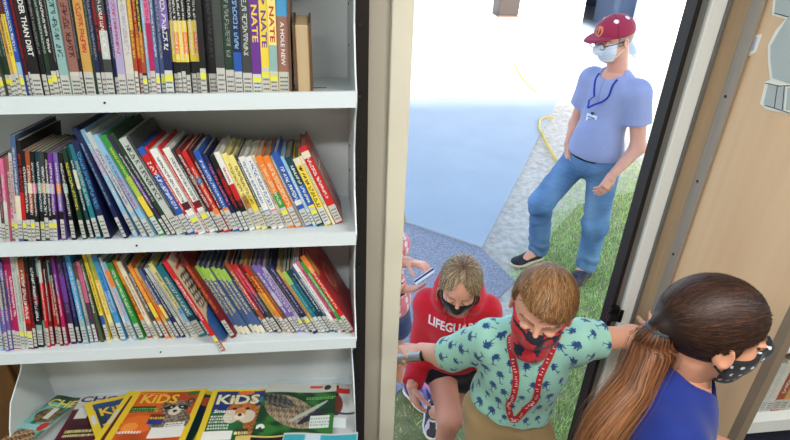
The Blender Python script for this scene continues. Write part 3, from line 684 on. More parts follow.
def paint_ell(c, u, v, cu, cv, ru, rv, col, rot=0):
    a, b_ = (u-cu), (v-cv); ca, sa = math.cos(rot), math.sin(rot)
    c[((a*ca+b_*sa)/ru)**2+((-a*sa+b_*ca)/rv)**2 <= 1] = rgb(*col)
def base_c(u, col): return np.tile(np.array(rgb(*col)), (len(u), 1))
def mottled(u, v, ca, cb, s=20, seed=0, thr=0.0):
    r = np.random.RandomState(seed); d = np.zeros(len(u))
    for i in range(8):
        k = r.normal(size=2)*s*(1+.3*i); d += np.sin(u*k[0]+v*k[1]+r.rand()*6.28)
    t = np.clip(d/3+0.5-thr, 0, 1)[:, None]
    return np.array(rgb(*ca))*(1-t)+np.array(rgb(*cb))*t
def red_cover(r, th, dep, h):
    def fn(u, v):
        c = mottled(u, v, (150, 40, 40), (176, 130, 118), 8, 3); paint_rect(c, u, v, 0, 1, .84, 1, (190, 40, 40)); paint_rect(c, u, v, .0, .1, 0, 1, (200, 40, 38))
        paint_rect(c, u, v, .2, .9, .62, .66, (210, 190, 180)); paint_rect(c, u, v, .25, .8, .55, .58, (190, 160, 150)); paint_rect(c, u, v, .7, .92, .05, .17, (60, 60, 60)); return c
    cover_art(r, th, dep, h, fn)
book_row(LIPS[1], [(0, 233), (180, 228), (343, 220)], -3, 343, row2, [(0, -8), (62, -7), (74, 2), (88, 7), (98, 12), (115, 19), (135, 23), (190, 22), (220, 19), (290, 22), (320, 24), (345, 26)], 'middle', 'books on the middle shelf', setback=((0, 1.03), (110, 1.034), (343, 1.078)), seed=8)

def chess_cover(r, th, dep, h):
    def fn(u, v):
        c = base_c(u, (214, 190, 158)); 
        k = ((np.floor((u*1.1+v)*14)+np.floor((v*1.2-u)*12)) % 2) == 0
        m = (v > .42) & (v < .80) & (u > .05) & (u < .7) & (u+v*.9 < 1.25) & (u+v*.9 > .5); c[m & k] = rgb(24, 24, 28); c[m & ~k] = rgb(226, 214, 190)
        paint_ell(c, u, v, .8, .55, .2, .14, (196, 140, 110)); paint_ell(c, u, v, .35, .2, .4, .2, (40, 90, 150)); paint_rect(c, u, v, .1, .7, .86, .9, (180, 60, 50)); paint_ell(c, u, v, .6, .3, .2, .1, (196, 200, 200)); return c
    cover_art(r, th, dep, h, fn)
def orn_cover(r, th, dep, h):
    def fn(u, v):
        c = mottled(u, v, (150, 26, 30), (176, 34, 36), 6, 5)
        rr = np.hypot(u-.5, (v-.5)*1.2); c[(abs(rr-.28) < .03)] = rgb(120, 22, 28); c[(abs(rr-.16) < .02)] = rgb(190, 120, 70); paint_rect(c, u, v, .0, .15, .72, .98, (200, 140, 70)); return c
    cover_art(r, th, dep, h, fn)
row3 = [B(4, 262, 'light blue', 'white'), B(3.6, 266, 'dark purple', 'pink', [(.0, .5, 'violet')]), B(3.8, 268, 'violet', 'white', [(.5, .8, 'grey')]), B(3.8, 267, 'violet', 'white', [(.5, .8, 'dark grey')]), B(4, 264, 'magenta', 'white', [(.5, .7, 'purple')]),
 B(5.6, 262, 'magenta', 'white', pb=False, lm='magenta hardback near the left end'), B(5, 260, 'pale grey', 'grey', lab='y'), B(3, 262, 'off-white', 'brown', lab='y'),
 B(6.4, 264, 'dark red', 'white', [(.3, .5, 'red'), (.75, 1, 'rust')], lab='y', lm='dark red paperback with a white title'), B(4, 262, 'black', 'red', [(.2, .3, 'dark red')]), B(6.2, 262, 'black', 'white', [(.18, .26, 'light teal'), (.5, .6, 'dark red')]),
 B(4, 264, 'light teal', 'black', [(.3, .8, 'black')]), B(3.8, 264, 'red', 'white', [(.75, 1, 'pale grey')], lm='first of the thin red paperbacks'), B(3.8, 266, 'dark red', 'white', [(.75, 1, 'black')]), B(3.8, 266, 'red', 'white', [(.75, 1, 'light teal')]), B(3.6, 267, 'dark red', 'cream', [(.7, 1, 'black')]),
 B(3.8, 262, 'magenta', 'white', [(.6, 1, 'purple')]), B(6, 262, 'dark purple', 'violet', [(.5, .8, 'purple')], lm='deep purple book after the red paperbacks'), B(4, 262, 'navy', 'violet'), B(3, 0, 'gap'),
 B(5.6, 260, 'sky blue', 'white', [(0, .3, 'light teal')], lm='sky-blue picture book'), B(4, 268, 'grey', 'white', [(.8, 1, 'brown')]), B(4, 266, 'pink', 'magenta', [(.0, .5, 'dark teal')]), B(4, 264, 'olive', 'white', lab=None),
 B(4.2, 257, 'yellow', 'brown', [(.1, .3, 'blue')], lm='tall yellow picture book'), B(5.6, 258, 'pale yellow', 'orange', [(.7, .9, 'lime')]), B(6, 259, 'sky blue', 'blue', [(.35, .6, 'light blue')], lab='w'), B(3.6, 262, 'white', 'pink'), B(4.4, 265, 'light blue', 'orange', [(.7, .9, 'orange')]),
 B(6, 266, 'green', 'white', pb=False, lm='bright green hardback'), B(5.4, 264, 'rust', 'yellow', [(.2, .32, 'orange'), (.7, 1, 'orange')]), B(5.2, 264, 'cream', 'rust', [(.1, .15, 'red')]), B(4, 266, 'dark grey', 'white'),
 B(5, 268, 'orange', 'yellow', [(.3, .5, 'yellow')], lm='orange and yellow spined book'), B(4.4, 271, 'tan', 'red', [(.3, .5, 'orange')]), B(4.2, 272, 'slate blue', 'white', [(.3, .5, 'yellow')]), B(4.2, 272, 'navy', 'white'), B(4, 270, 'pale grey', 'navy'), B(3.6, 270, 'off-white', 'grey'),
 B(5.2, 265, 'pale yellow', 'blue', [(.2, .4, 'light blue')], lm='pale yellow picture book'), B(8.6, 267, 'teal', 'white', [(.2, .3, 'dark teal')], pb=False), B(4.4, 268, 'navy', 'white'), B(5.2, 266, 'grey', 'orange', [(.3, .5, 'tan')]), B(4, 268, 'light blue', 'white', [(.4, .6, 'orange')]),
 B(4.4, 270, 'off-white', 'red', lm='off-white paperback before the jutting book'),
 B(5, 250, 'red', 'white', None, None, 'y', 'jutting red-edged book with a checkered cover', pb=False, dy=-0.062, dep=0.18, dz=-0.004, hook=chess_cover), B(3.5, 0, 'gap'),
 B(6, 252, 'dark red', 'orange', [(.9, 1, 'maroon')], dy=-0.01, pb=False, lm='dark red hardback behind the jutting book')]
row3 += [B(5.2, 268+0.5*i, 'slate blue', 'pale yellow', [(.0, .12, 'cream'), (.82, 1.0, 'lime')], lab=None, lm='first of the lime-topped slate-blue paperbacks' if i == 0 else None) for i in range(6)]
row3 += [B(3.4, 268, 'dark grey', 'white'), B(5, 263, 'rust', 'white', [(.4, .6, 'red')], lm='rust book after the lime-topped run'), B(4.4, 265, 'navy', 'pink', [(.6, 1, 'red')]), B(4.6, 265, 'dark grey', 'lilac', [(.55, 1, 'red')]), B(5, 266, 'tan', 'yellow', [(.6, 1, 'dark red')]), B(4.6, 266, 'orange', 'yellow', [(.6, 1, 'red')]), B(4.4, 267, 'brown', 'orange'),
 B(5.6, 266, 'violet', 'white', [(.4, .6, 'lilac')], lm='first of three violet spined books'), B(5, 266, 'violet', 'white'), B(4.4, 268, 'lilac', 'purple', lab='y'), B(4.2, 268, 'dark grey', 'grey'), B(6, 264, 'navy', 'lilac', [(.6, .8, 'dark purple')], lab='y', pb=False), B(4, 270, 'tan', 'brown'),
 B(5.6, 272, 'teal', 'light teal', [(.8, 1, 'lime')], lm='teal book with a lime top'), B(4.8, 271, 'dark teal', 'sky blue'), B(4.4, 270, 'dark teal', 'white'), B(3.6, 268, 'slate blue', 'white'),
 B(4.6, 264, 'white', 'grey', lm='white hardback near the right end', pb=False), B(5, 262, 'pink', 'magenta', [(.0, .3, 'magenta')]), B(4.4, 262, 'green', 'white'), B(6, 256, 'red', 'cream', [(.8, 1, 'orange')], lab='w', pb=False, lm='large red hardback at the right end', dep=0.19, hook=orn_cover)]
book_row(LIPS[2], [(0, 342), (200, 334), (355, 336)], -3, 355, row3, [(0, -6), (55, -5), (70, -1), (90, 2), (110, 9), (135, 16), (160, 22), (200, 24), (245, 26), (270, 28), (345, 29)], 'lower', 'books on the lower shelf', setback=((0, 1.03), (110, 1.05), (240, 1.055), (355, 1.03)), seed=12)

# books on the aisle shelving beyond the partition
items = [('rust', .10), ('brown', .012), ('pale grey', .016), ('green', .012), ('pale grey', .02)]
xx = at(748, 395, Y=1.06)[0]
for k, (cn, w, h) in enumerate((('brown', .020, .20), ('pale grey', .018, .19), ('off-white', .022, .2), ('rust', .026, .215), ('tan', .02, .2), ('pale grey', .035, .23), ('green', .03, .24), ('pale grey', .03, .22), ('off-white', .025, .22))):
    r = make_book(w, .15, h, cn, 'white', None, None, 'w', False); r.location = (xx, 1.03, .3605); xx += w+0.001
    tag(r, '%s book standing on the shelf beyond the partition, %s' % (cn, ('leftmost one', 'second from left', 'third from left', 'fourth from left', 'fifth from left', 'sixth from left, wide', 'seventh from left', 'eighth from left', 'ninth from left')[k]), 'book', 'books beyond the partition')

# ================================================================== magazines
MAGM = vmat('glossy_print', 0.28, spec=0.5)
def magazine(name_lbl, tl, tr, z, fn, texts=(), hgt=0.268, tilt=0.0, pages=0.004, n=(84, 110)):
    """tl, tr: picture points of the top corners; the magazine lies on the deck"""
    nn = np.array([0, math.sin(DECK), math.cos(DECK)]); p0 = np.array([0, 1.262, 0.392])+nn*(z-0.345)
    def on(x, y):
        d = np.array(at(x, y, Y=2.0))-CAM; return CAM+d*(((p0-CAM)@nn)/(d@nn))
    a = on(*tl); b_ = on(*tr); u = nrm(b_-a); wd = np.linalg.norm(b_-a); dn = np.cross(u, nn); dn = -dn if dn[1] > 0 else dn
    root = empty('magazine', a-nn*pages, name_lbl, 'magazine', 'magazines on the bottom deck')
    nu, nv = n; U, V = np.meshgrid(np.linspace(0, 1, nu), np.linspace(0, 1, nv), indexing='ij'); U = U.ravel(); V = V.ravel()
    wave = lambda s, t: 0.003*np.sin(s*5.2+1)*(1-t*0.5)
    P = a+np.outer(U*wd, u)+np.outer(V*hgt, dn)+np.outer(wave(U, V), nn)
    f = [(i*nv+j, i*nv+j+1, (i+1)*nv+j+1, (i+1)*nv+j) for i in range(nu-1) for j in range(nv-1)]
    c = fn(U, 1-V)
    co = mesh_obj('cover', P, f, MAGM, root, col=c, smooth=True)
    bm_ = MB(); K = 12
    for k in range(K):
        s0, s1 = k/K, (k+1)/K
        q = lambda s, t, d: a+u*s*wd+dn*t*hgt+nn*(wave(s, t)-d)
        e0, e1 = max(s0, .004), min(s1, .996)
        bm_.hexa([q(e0, .003, pages), q(e1, .003, pages), q(e1, .997, pages), q(e0, .997, pages), q(e0, .003, .0003), q(e1, .003, .0003), q(e1, .997, .0003), q(e0, .997, .0003)])
    bm_.obj('pages', PAPER, root)
    for (s, u0, u1, v0, v1, colr) in texts:
        tv, tf = text_mesh(s, bold=0.03); lo, hi = tv.min(0), tv.max(0); q = (tv-lo)/(hi-lo).clip(1e-6)
        uu = u0+q[:, 0]*(u1-u0); vv = v0+q[:, 1]*(v1-v0)
        P = a+np.outer(uu*wd, u)+np.outer((1-vv)*hgt, dn)+np.outer(wave(uu, 1-vv)+0.0007, nn)
        mesh_obj('lettering', P, tf, cmat(*colr, rough=0.3), co)
    return root
def marks(c, u, v, u0, u1, v0, v1, col, rows=3, seed=0):
    r = np.random.RandomState(seed)
    for k in range(rows):
        vv0 = v0+(v1-v0)*k/rows; vv1 = vv0+(v1-v0)/rows*0.55; x = u0
        while x < u1:
            w = r.uniform(.012, .03); paint_rect(c, u, v, x, x+w, vv0, vv1, col); x += w+0.012
def art_raccoon(u, v):
    c = base_c(u, (236, 200, 40)); m = (u > .09) & (u < .92) & (v > .03) & (v < .965); c[m] = mottled(u[m], v[m], (214, 92, 30), (178, 70, 30), 3, 1)
    paint_rect(c, u, v, .10, .9, .6, .64, (214, 92, 30))
    paint_ell(c, u, v, .30, .40, .22, .15, (232, 110, 36)); paint_ell(c, u, v, .22, .36, .1, .07, (244, 150, 60)); paint_rect(c, u, v, .09, .42, .60, .70, (30, 44, 34)); marks(c, u, v, .11, .44, .61, .69, (110, 190, 90), 2, 1)
    # raccoon
    fur = mottled(u, v, (84, 74, 64), (150, 138, 122), 45, 2)
    m = ((u-.70)/.25)**2+((v-.42)/.2)**2 < 1; c[m] = fur[m]
    m = ((u-.68)/.2)**2+((v-.68)/.125)**2 < 1; c[m] = fur[m]
    for eu in (.54, .85): paint_ell(c, u, v, eu, .78, .05, .05, (56, 46, 40)); paint_ell(c, u, v, eu, .775, .025, .028, (150, 130, 110))
    paint_ell(c, u, v, .69, .66, .17, .035, (226, 220, 206)); paint_ell(c, u, v, .60, .68, .075, .04, (22, 20, 20), .3); paint_ell(c, u, v, .78, .68, .075, .04, (22, 20, 20), -.3)
    paint_ell(c, u, v, .69, .60, .08, .055, (224, 214, 196)); paint_ell(c, u, v, .69, .615, .03, .022, (12, 12, 12)); paint_ell(c, u, v, .62, .685, .014, .011, (230, 230, 220)); paint_ell(c, u, v, .76, .685, .014, .011, (230, 230, 220))
    paint_rect(c, u, v, .40, .60, .40, .56, (110, 40, 30)); marks(c, u, v, .42, .58, .48, .55, (230, 190, 60), 1, 2); paint_rect(c, u, v, .40, .6, .40, .47, (40, 50, 140))
    paint_rect(c, u, v, .64, .9, .34, .42, (232, 232, 226)); paint_rect(c, u, v, .5, .92, .18, .34, (236, 236, 232)); marks(c, u, v, .66, .86, .35, .41, (90, 90, 90), 2, 4); marks(c, u, v, .1, .4, .26, .33, (236, 236, 230), 1, 5)
    paint_ell(c, u, v, .83, .93, .08, .035, (30, 110, 50)); marks(c, u, v, .12, .46, .93, .95, (240, 200, 160), 1, 6)
    return c
def art_fox(u, v):
    c = base_c(u, (236, 204, 48)); m = (u > .09) & (u < .95) & (v > .05) & (v < .955); c[m] = mottled(u[m], v[m], (16, 84, 44), (34, 110, 60), 4, 2)
    paint_rect(c, u, v, .09, .95, .6, .955, (24, 54, 120)); paint_ell(c, u, v, .56, .93, .13, .04, (230, 110, 30)); paint_rect(c, u, v, .7, .95, .87, .955, (60, 50, 130)); paint_rect(c, u, v, .8, .96, .74, .84, (40, 140, 190))
    fur = mottled(u, v, (206, 120, 60), (150, 84, 44), 40, 3)
    m = ((u-.82)/.2)**2+((v-.42)/.26)**2 < 1; c[m] = mottled(u, v, (206, 140, 74), (150, 84, 40), 30, 5)[m]
    m = ((u-.55)/.23)**2+((v-.6)/.18)**2 < 1; c[m] = fur[m]
    for eu in (.38, .72): paint_ell(c, u, v, eu, .80, .07, .08, (150, 84, 44)); paint_ell(c, u, v, eu, .79, .04, .05, (214, 180, 140))
    paint_ell(c, u, v, .42, .5, .12, .11, (222, 206, 184)); paint_ell(c, u, v, .66, .5, .12, .11, (222, 206, 184)); paint_ell(c, u, v, .54, .56, .08, .1, (214, 140, 80)); paint_ell(c, u, v, .54, .5, .075, .06, (236, 226, 208)); paint_ell(c, u, v, .54, .53, .035, .026, (20, 16, 16))
    for eu in (.44, .64): paint_ell(c, u, v, eu, .64, .035, .02, (40, 26, 16))
    marks(c, u, v, .12, .42, .30, .54, (226, 232, 220), 5, 8); paint_rect(c, u, v, .08, .5, .13, .27, (240, 240, 236)); paint_rect(c, u, v, .52, .72, .2, .3, (70, 60, 30)); marks(c, u, v, .53, .71, .21, .29, (236, 226, 160), 1, 9)
    return c
def art_owl(u, v):
    c = base_c(u, (196, 198, 192)); m = (v < .84); c[m] = mottled(u[m], v[m], (14, 60, 34), (50, 116, 48), 14, 4, .2)
    w = mottled(u, v, (60, 56, 40), (150, 150, 128), 40, 6)
    a = (u-.45)*.8+(v-.45)*.75; b_ = -(u-.45)*.7+(v-.45)*-.0
    m = (((u-.42)*.85-(v-.5)*.52)/.42)**2+(((u-.42)*.52+(v-.5)*.85)/.22)**2 < 1; c[m & (v < .84)] = mottled(u, v, (92, 78, 60), (176, 156, 130), 60, 8)[m & (v < .84)]
    m = (((u-.22)*.9-(v-.68)*.4)/.24)**2+(((u-.22)*.4+(v-.68)*.9)/.1)**2 < 1; c[m] = mottled(u, v, (40, 44, 46), (104, 104, 98), 50, 9)[m]
    m = (((u-.66)*.8+(v-.5)*.6)/.3)**2+((-(u-.66)*.6+(v-.5)*.8)/.03)**2 < 1; c[m] = rgb(176, 184, 170)
    m = (((u-.72)*.8+(v-.42)*.6)/.22)**2+((-(u-.72)*.6+(v-.42)*.8)/.05)**2 < 1; c[m] = rgb(40, 44, 60)
    paint_rect(c, u, v, .62, .8, .92, .965, (214, 60, 40)); paint_ell(c, u, v, .87, .93, .05, .05, (30, 40, 34), .5); marks(c, u, v, .6, .98, .70, .76, (120, 190, 110), 2, 3)
    paint_rect(c, u, v, .69, .95, .22, .42, (214, 226, 218)); marks(c, u, v, .71, .93, .25, .40, (160, 170, 165), 3, 3)
    paint_ell(c, u, v, .08, .24, .055, .05, (232, 236, 232)); paint_rect(c, u, v, 0, .14, .16, .22, (20, 66, 38)); paint_ell(c, u, v, .08, .22, .02, .02, (20, 60, 36)); return c
def art_chef(u, v):
    c = mottled(u, v, (20, 96, 70), (120, 190, 180), 5, 2); paint_rect(c, u, v, 0, 1, .88, 1, (16, 60, 34)); paint_rect(c, u, v, .05, 1, .42, .5, (150, 206, 206))
    m = ((u-.5)/.4)**2+((v-.66)/.12)**2 < 1; c[m] = mottled(u, v, (150, 120, 70), (60, 40, 30), 40, 5)[m]; m = ((u-.45)/.5)**2+((v-.2)/.22)**2 < 1; c[m] = mottled(u, v, (190, 150, 110), (70, 40, 26), 40, 6)[m]
    paint_ell(c, u, v, .75, .48, .16, .07, (206, 40, 36)); paint_rect(c, u, v, .42, .6, .6, .78, (220, 222, 216)); paint_rect(c, u, v, .72, 1, .9, .94, (200, 50, 50)); return c
def art_chop(u, v):
    c = base_c(u, (206, 204, 200)); m = v < .74; c[m] = mottled(u[m], v[m], (96, 14, 44), (60, 12, 28), 8, 4); m = ((u-.6)/.22)**2+((v-.72)/.1)**2 < 1; c[m] = rgb(90, 60, 40)
    paint_rect(c, u, v, .12, .34, .56, .76, (220, 222, 216)); marks(c, u, v, .1, .9, .26, .4, (226, 220, 150), 2, 5); return c
def art_leopard(u, v):
    c = base_c(u, (236, 204, 48)); m = (u > .15) & (v > .04) & (v < .93); c[m] = mottled(u[m], v[m], (26, 66, 104), (16, 40, 74), 4, 2); paint_rect(c, u, v, .14, 1, .80, .93, (20, 70, 120)); paint_ell(c, u, v, .85, .88, .12, .045, (70, 170, 60))
    paint_rect(c, u, v, .03, .12, .55, .72, (214, 216, 214)); marks(c, u, v, .2, .8, .42, .54, (236, 236, 240), 2, 4); m = ((u-.6)/.35)**2+((v-.18)/.16)**2 < 1; c[m] = mottled(u, v, (206, 206, 190), (80, 90, 70), 40, 7)[m]; return c
def art_yellow(u, v):
    c = base_c(u, (238, 206, 44)); paint_rect(c, u, v, .25, 1, .05, .9, (90, 30, 40)); paint_rect(c, u, v, .3, .5, .6, .85, (60, 30, 90)); paint_rect(c, u, v, .06, .2, .42, .66, (200, 202, 206)); return c
def art_strip(u, v):
    c = base_c(u, (238, 206, 44)); paint_rect(c, u, v, .12, .88, .05, .92, (20, 60, 60)); paint_ell(c, u, v, .5, .8, .3, .08, (206, 90, 50)); paint_ell(c, u, v, .5, .64, .34, .05, (24, 40, 90)); return c
def art_grey(u, v):
    c = mottled(u, v, (150, 152, 150), (190, 192, 190), 6, 4); paint_rect(c, u, v, 0, .32, .4, .95, (40, 24, 26)); paint_ell(c, u, v, .3, .6, .2, .16, (110, 50, 40)); paint_rect(c, u, v, .1, .8, .8, .9, (196, 36, 40)); paint_rect(c, u, v, .12, .62, .2, .36, (222, 230, 226)); paint_rect(c, u, v, .02, 1, .42, .45, (60, 64, 66)); return c
zd = 0.352
magazine('green food magazine leaning at the far left of the magazine deck', (57, 396), (84, 397), zd+0.01, art_chef, [('CHE', .05, 1.0, .80, .93, (232, 224, 120))], n=(40, 110))
magazine('maroon and grey magazine with CHOP in dark letters', (82, 397), (132, 392), zd+0.012, art_chop, [('CHOP', .04, .98, .86, .97, (50, 30, 100))])
magazine('blue snow leopard issue with KiDS in yellow letters', (84, 405), (134, 391), zd+0.024, art_leopard, [('KiDS', .22, .98, .66, .82, (236, 196, 50)), ('SNOW', .3, .62, .50, .565, (236, 236, 240)), ('LEOPARD', .22, .7, .43, .49, (236, 236, 240))])
magazine('yellow-edged magazine mostly hidden behind the raccoon issue', (129, 392), (150, 391), zd+0.034, art_yellow, n=(40, 110))
magazine('orange raccoon issue with KiDS in yellow letters', (136, 392), (207, 388), zd+0.044, art_raccoon, [('KiDS', .16, .66, .75, .92, (238, 190, 60))])
magazine('narrow visible magazine edge between the raccoon and fox issues', (203, 391), (224, 391), zd+0.020, art_strip, n=(40, 110))
magazine('green and blue fox cub issue with KiDS masthead', (213, 391), (274, 387), zd+0.036, art_fox, [('KiDS', .13, .8, .71, .89, (226, 232, 190)), ('Smart', .14, .4, .56, .62, (240, 240, 250))])
magazine('dark green magazine with a brown feathered bird and grey top band', (268, 385), (337, 383), zd+0.045, art_owl)
magazine('grey magazine with red masthead at the far right of the deck', (332, 384), (354, 383), zd+0.030, art_grey, n=(40, 110))
def art_teal(u, v):
    c = base_c(u, (196, 200, 198)); paint_rect(c, u, v, 0.02, .98, 0.0, .88, (60, 160, 176)); paint_rect(c, u, v, .3, .5, .5, .9, (190, 210, 214)); return c
def art_cream(u, v):
    c = base_c(u, (214, 190, 110)); paint_rect(c, u, v, .3, 1, 0, .9, (24, 22, 24)); return c
magazine('grey and teal magazine front-most at the lower right', (284, 434), (358, 432), zd+0.055, art_teal, hgt=0.06, n=(40, 24))
magazine('cream and black magazine front-most below the fox issue', (236, 437), (287, 434), zd+0.053, art_cream, hgt=0.06, n=(40, 24))
# ================================================================== people
SKIN = vmat('skin', 0.5, spec=0.35, sub=0.08, bump=0.03, bscale=400)
HAIR = vmat('hair', 0.5, spec=0.35)
CLOTH = vmat('dyed_cloth', 0.85, bump=0.15, bscale=700, sheen=0.15)
DENIM = vmat('denim', 0.8, bump=0.3, bscale=900)
UP = np.array([0, 0, 1.0])
def frame(f, up=UP):
    """columns right, forward, up"""
    f = nrm(f); r = nrm(np.cross(f, up)); u = np.cross(r, f); return np.stack([r, f, u], 1)
def rotax(v, ax, a):
    ax = nrm(ax); v = np.asarray(v, float); return v*math.cos(a)+np.cross(ax, v)*math.sin(a)+ax*(ax@v)*(1-math.cos(a))
class Head:
    def __init__(s, c, R, hs, kid=False): s.c = np.asarray(c, float); s.R = R; s.h = hs; s.kid = kid
    def w(s, p): return s.c+s.R@(np.asarray(p, float)*s.h)
    def loc(s, P): return ((P-s.c)@s.R)/s.h
    def ell(s, c, r, rz=0.0):
        R = s.R
        if rz: R = s.R@np.array([[math.cos(rz), -math.sin(rz), 0], [math.sin(rz), math.cos(rz), 0], [0, 0, 1]])
        return ell(s.w(c), np.array(r)*s.h, R)
    def cone(s, a, b, r1, r2=None): return cone(s.w(a), s.w(b), r1*s.h, (r1 if r2 is None else r2)*s.h)
    def skull(s): return s.ell((0, -.05, .13), (.345, .43, .375) if s.kid else (.335, .42, .37))
    def base(s):
        return UN(.05*s.h, s.skull(), s.ell((0, .10, -.12), (.275 if s.kid else .265, .29, .36)), s.ell((0, .17, -.36), (.16, .15, .125)), s.ell((.15, .20, -.13), (.12, .13, .13)), s.ell((-.15, .20, -.13), (.12, .13, .13)))
    def field(s, neck=None, nr=.05):
        b = UN(.04*s.h, s.base(), s.cone((-.15, .335, .075), (.15, .335, .075), .04))
        b = SUB(b, UN(0, s.ell((.14, .43, .01), (.075, .07, .05)), s.ell((-.14, .43, .01), (.075, .07, .05))), .04*s.h)
        b = UN(.025*s.h, b, s.ell((.14, .33, .0), (.072, .065, .05)), s.ell((-.14, .33, .0), (.072, .065, .05)))
        b = UN(.03*s.h, b, s.cone((0, .375, .03), (0, .44, -.10), .028, .042), s.ell((.035, .41, -.115), (.03, .035, .025)), s.ell((-.035, .41, -.115), (.03, .035, .025)))
        b = UN(.012*s.h, b, s.ell((0, .37, -.205), (.09, .04, .018)), s.ell((0, .365, -.235), (.075, .04, .02)))
        for e in (1, -1):
            ear = SUB(s.ell((e*.345, -.05, -.03), (.035, .085, .13), -e*.35), s.ell((e*.385, -.04, -.02), (.03, .05, .085), -e*.35), .02*s.h)
            b = UN(.02*s.h, b, ear)
        if neck is not None: b = UN(.06*s.h, b, cone(s.w((0, -.12, -.25)), neck, nr*1.02, nr))
        return b
    def mesh(s, neck, nr, h=.0032):
        f = s.field(neck, nr); lo = np.minimum(s.c-s.h*.62, neck-nr*1.3); hi = np.maximum(s.c+s.h*.62, neck+nr*1.3)
        f2 = INT(f, plane(neck, neck-s.w((0, -.12, -.25))))
        return surf(f2, lo, hi, h)
    def paint(s, P, col, brow, lip=(190, 110, 104), lash=(50, 34, 28), open_=False):
        """natural face colouring: brows, lash lines, lips"""
        L = s.loc(P); near = (np.abs(L) < .7).all(1) & (L[:, 1] > .15)
        def put(m, c, k=1.0): col[m & near] = np.array(rgb(*c))*k+col[m & near]*(1-k)
        for e in (1, -1):
            x = L[:, 0]*e-.14; z = L[:, 2]
            put((abs(x) < .095) & (abs(z-(.105-x*x*3)) < .02), brow, .85)
            put((abs(x) < .07) & (abs(z-(-.016+x*x*3.5)) < .014), lash, .95)
        put((abs(L[:, 0]) < .09) & (abs(L[:, 2]+.22) < .03), lip, .7)
        return col
def hand(w, d, n, size, curl=(.3, .4, .3), side=1, spread=.08, tcurl=.5):
    """palm, four fingers of different length and a thumb leaving the palm's side near its base"""
    d = nrm(d); n = nrm(n-d*(n@d)); sd = np.cross(d, n)*side; R = np.stack([sd, d, n], 1); S = size; w = np.asarray(w, float)
    fs = [rbox(w+d*.27*S, np.array([.205, .27, .075])*S, R, .06*S), cone(w-d*.1*S, w+d*.12*S, .125*S, .13*S)]
    for i, (o, L) in enumerate(((.165, .40), (.055, .45), (-.055, .42), (-.155, .33))):
        p = w+d*.50*S+sd*o*S; a = spread*(1.5-i)*.9; dd = nrm(d*math.cos(a)+sd*math.sin(a)); r = .052*S*(1 if i < 3 else .88)
        p0 = p-dd*.05*S
        for j, (fr, c) in enumerate(zip((.45, .32, .23), curl)):
            dd = rotax(dd, np.cross(dd, n), c*(1+.06*i)); q = p0+dd*L*fr*S; fs.append(cone(p0, q, r, r*.93)); r *= .93; p0 = q
    p = w+d*.10*S+sd*.14*S; a = nrm(sd*.75+d*.65+n*.25); q = p+a*.22*S; fs.append(cone(p, q, .085*S, .065*S))
    for k, L in enumerate((.19, .15)):
        a = rotax(a, np.cross(a, n), tcurl*.6); a = nrm(a*.85+d*.25); p = q; q = p+a*L*S; fs.append(cone(p, q, .06*S, .052*S))
    return UN(.02*S, *fs)
def handmesh(f, w, size, h=.0026): w = np.asarray(w, float); return surf(f, w-size*1.15, w+size*1.15, h)
def skin_colour(P, c, seed=0, red=0.06):
    col = np.tile(np.array(rgb(*c)), (len(P), 1)); n = sine_noise(P, 18, seed)[:, None]
    return np.clip(col*(1+.05*n)*np.array([1+red*0.5, 1-red*.3, 1-red*.5]), 0, 1)
def ribbon(strands, widths, cols, name, parent, m=None):
    """strands: list of (points, normals); flat tapering hair strands in one mesh"""
    K = len(strands[0][0]); n = len(strands)
    P = np.array([s[0] for s in strands]); N = np.array([s[1] for s in strands]); T = np.gradient(P, axis=1); T /= np.linalg.norm(T, axis=2, keepdims=True)+1e-9
    S = np.cross(T, N); S /= np.linalg.norm(S, axis=2, keepdims=True)+1e-9
    tap = np.interp(np.linspace(0, 1, K), [0, .1, .75, 1], [.6, 1, .9, .15])[None, :, None]
    W = np.array(widths)[:, None, None]*tap*.5
    V = np.stack([P-S*W, P+S*W], 2).reshape(-1, 3)
    base = (np.arange(n)*K*2)[:, None]; k = np.arange(K-1)[None, :]*2
    q = np.stack([base+k, base+k+1, base+k+3, base+k+2], -1).reshape(-1, 4)
    C = np.repeat(np.array(cols), 2, axis=1).reshape(-1, 3) if np.array(cols).ndim == 3 else np.repeat(np.array(cols), K*2, axis=0)
    return mesh_obj(name, V, q, m or HAIR, parent, smooth=True, col=C)
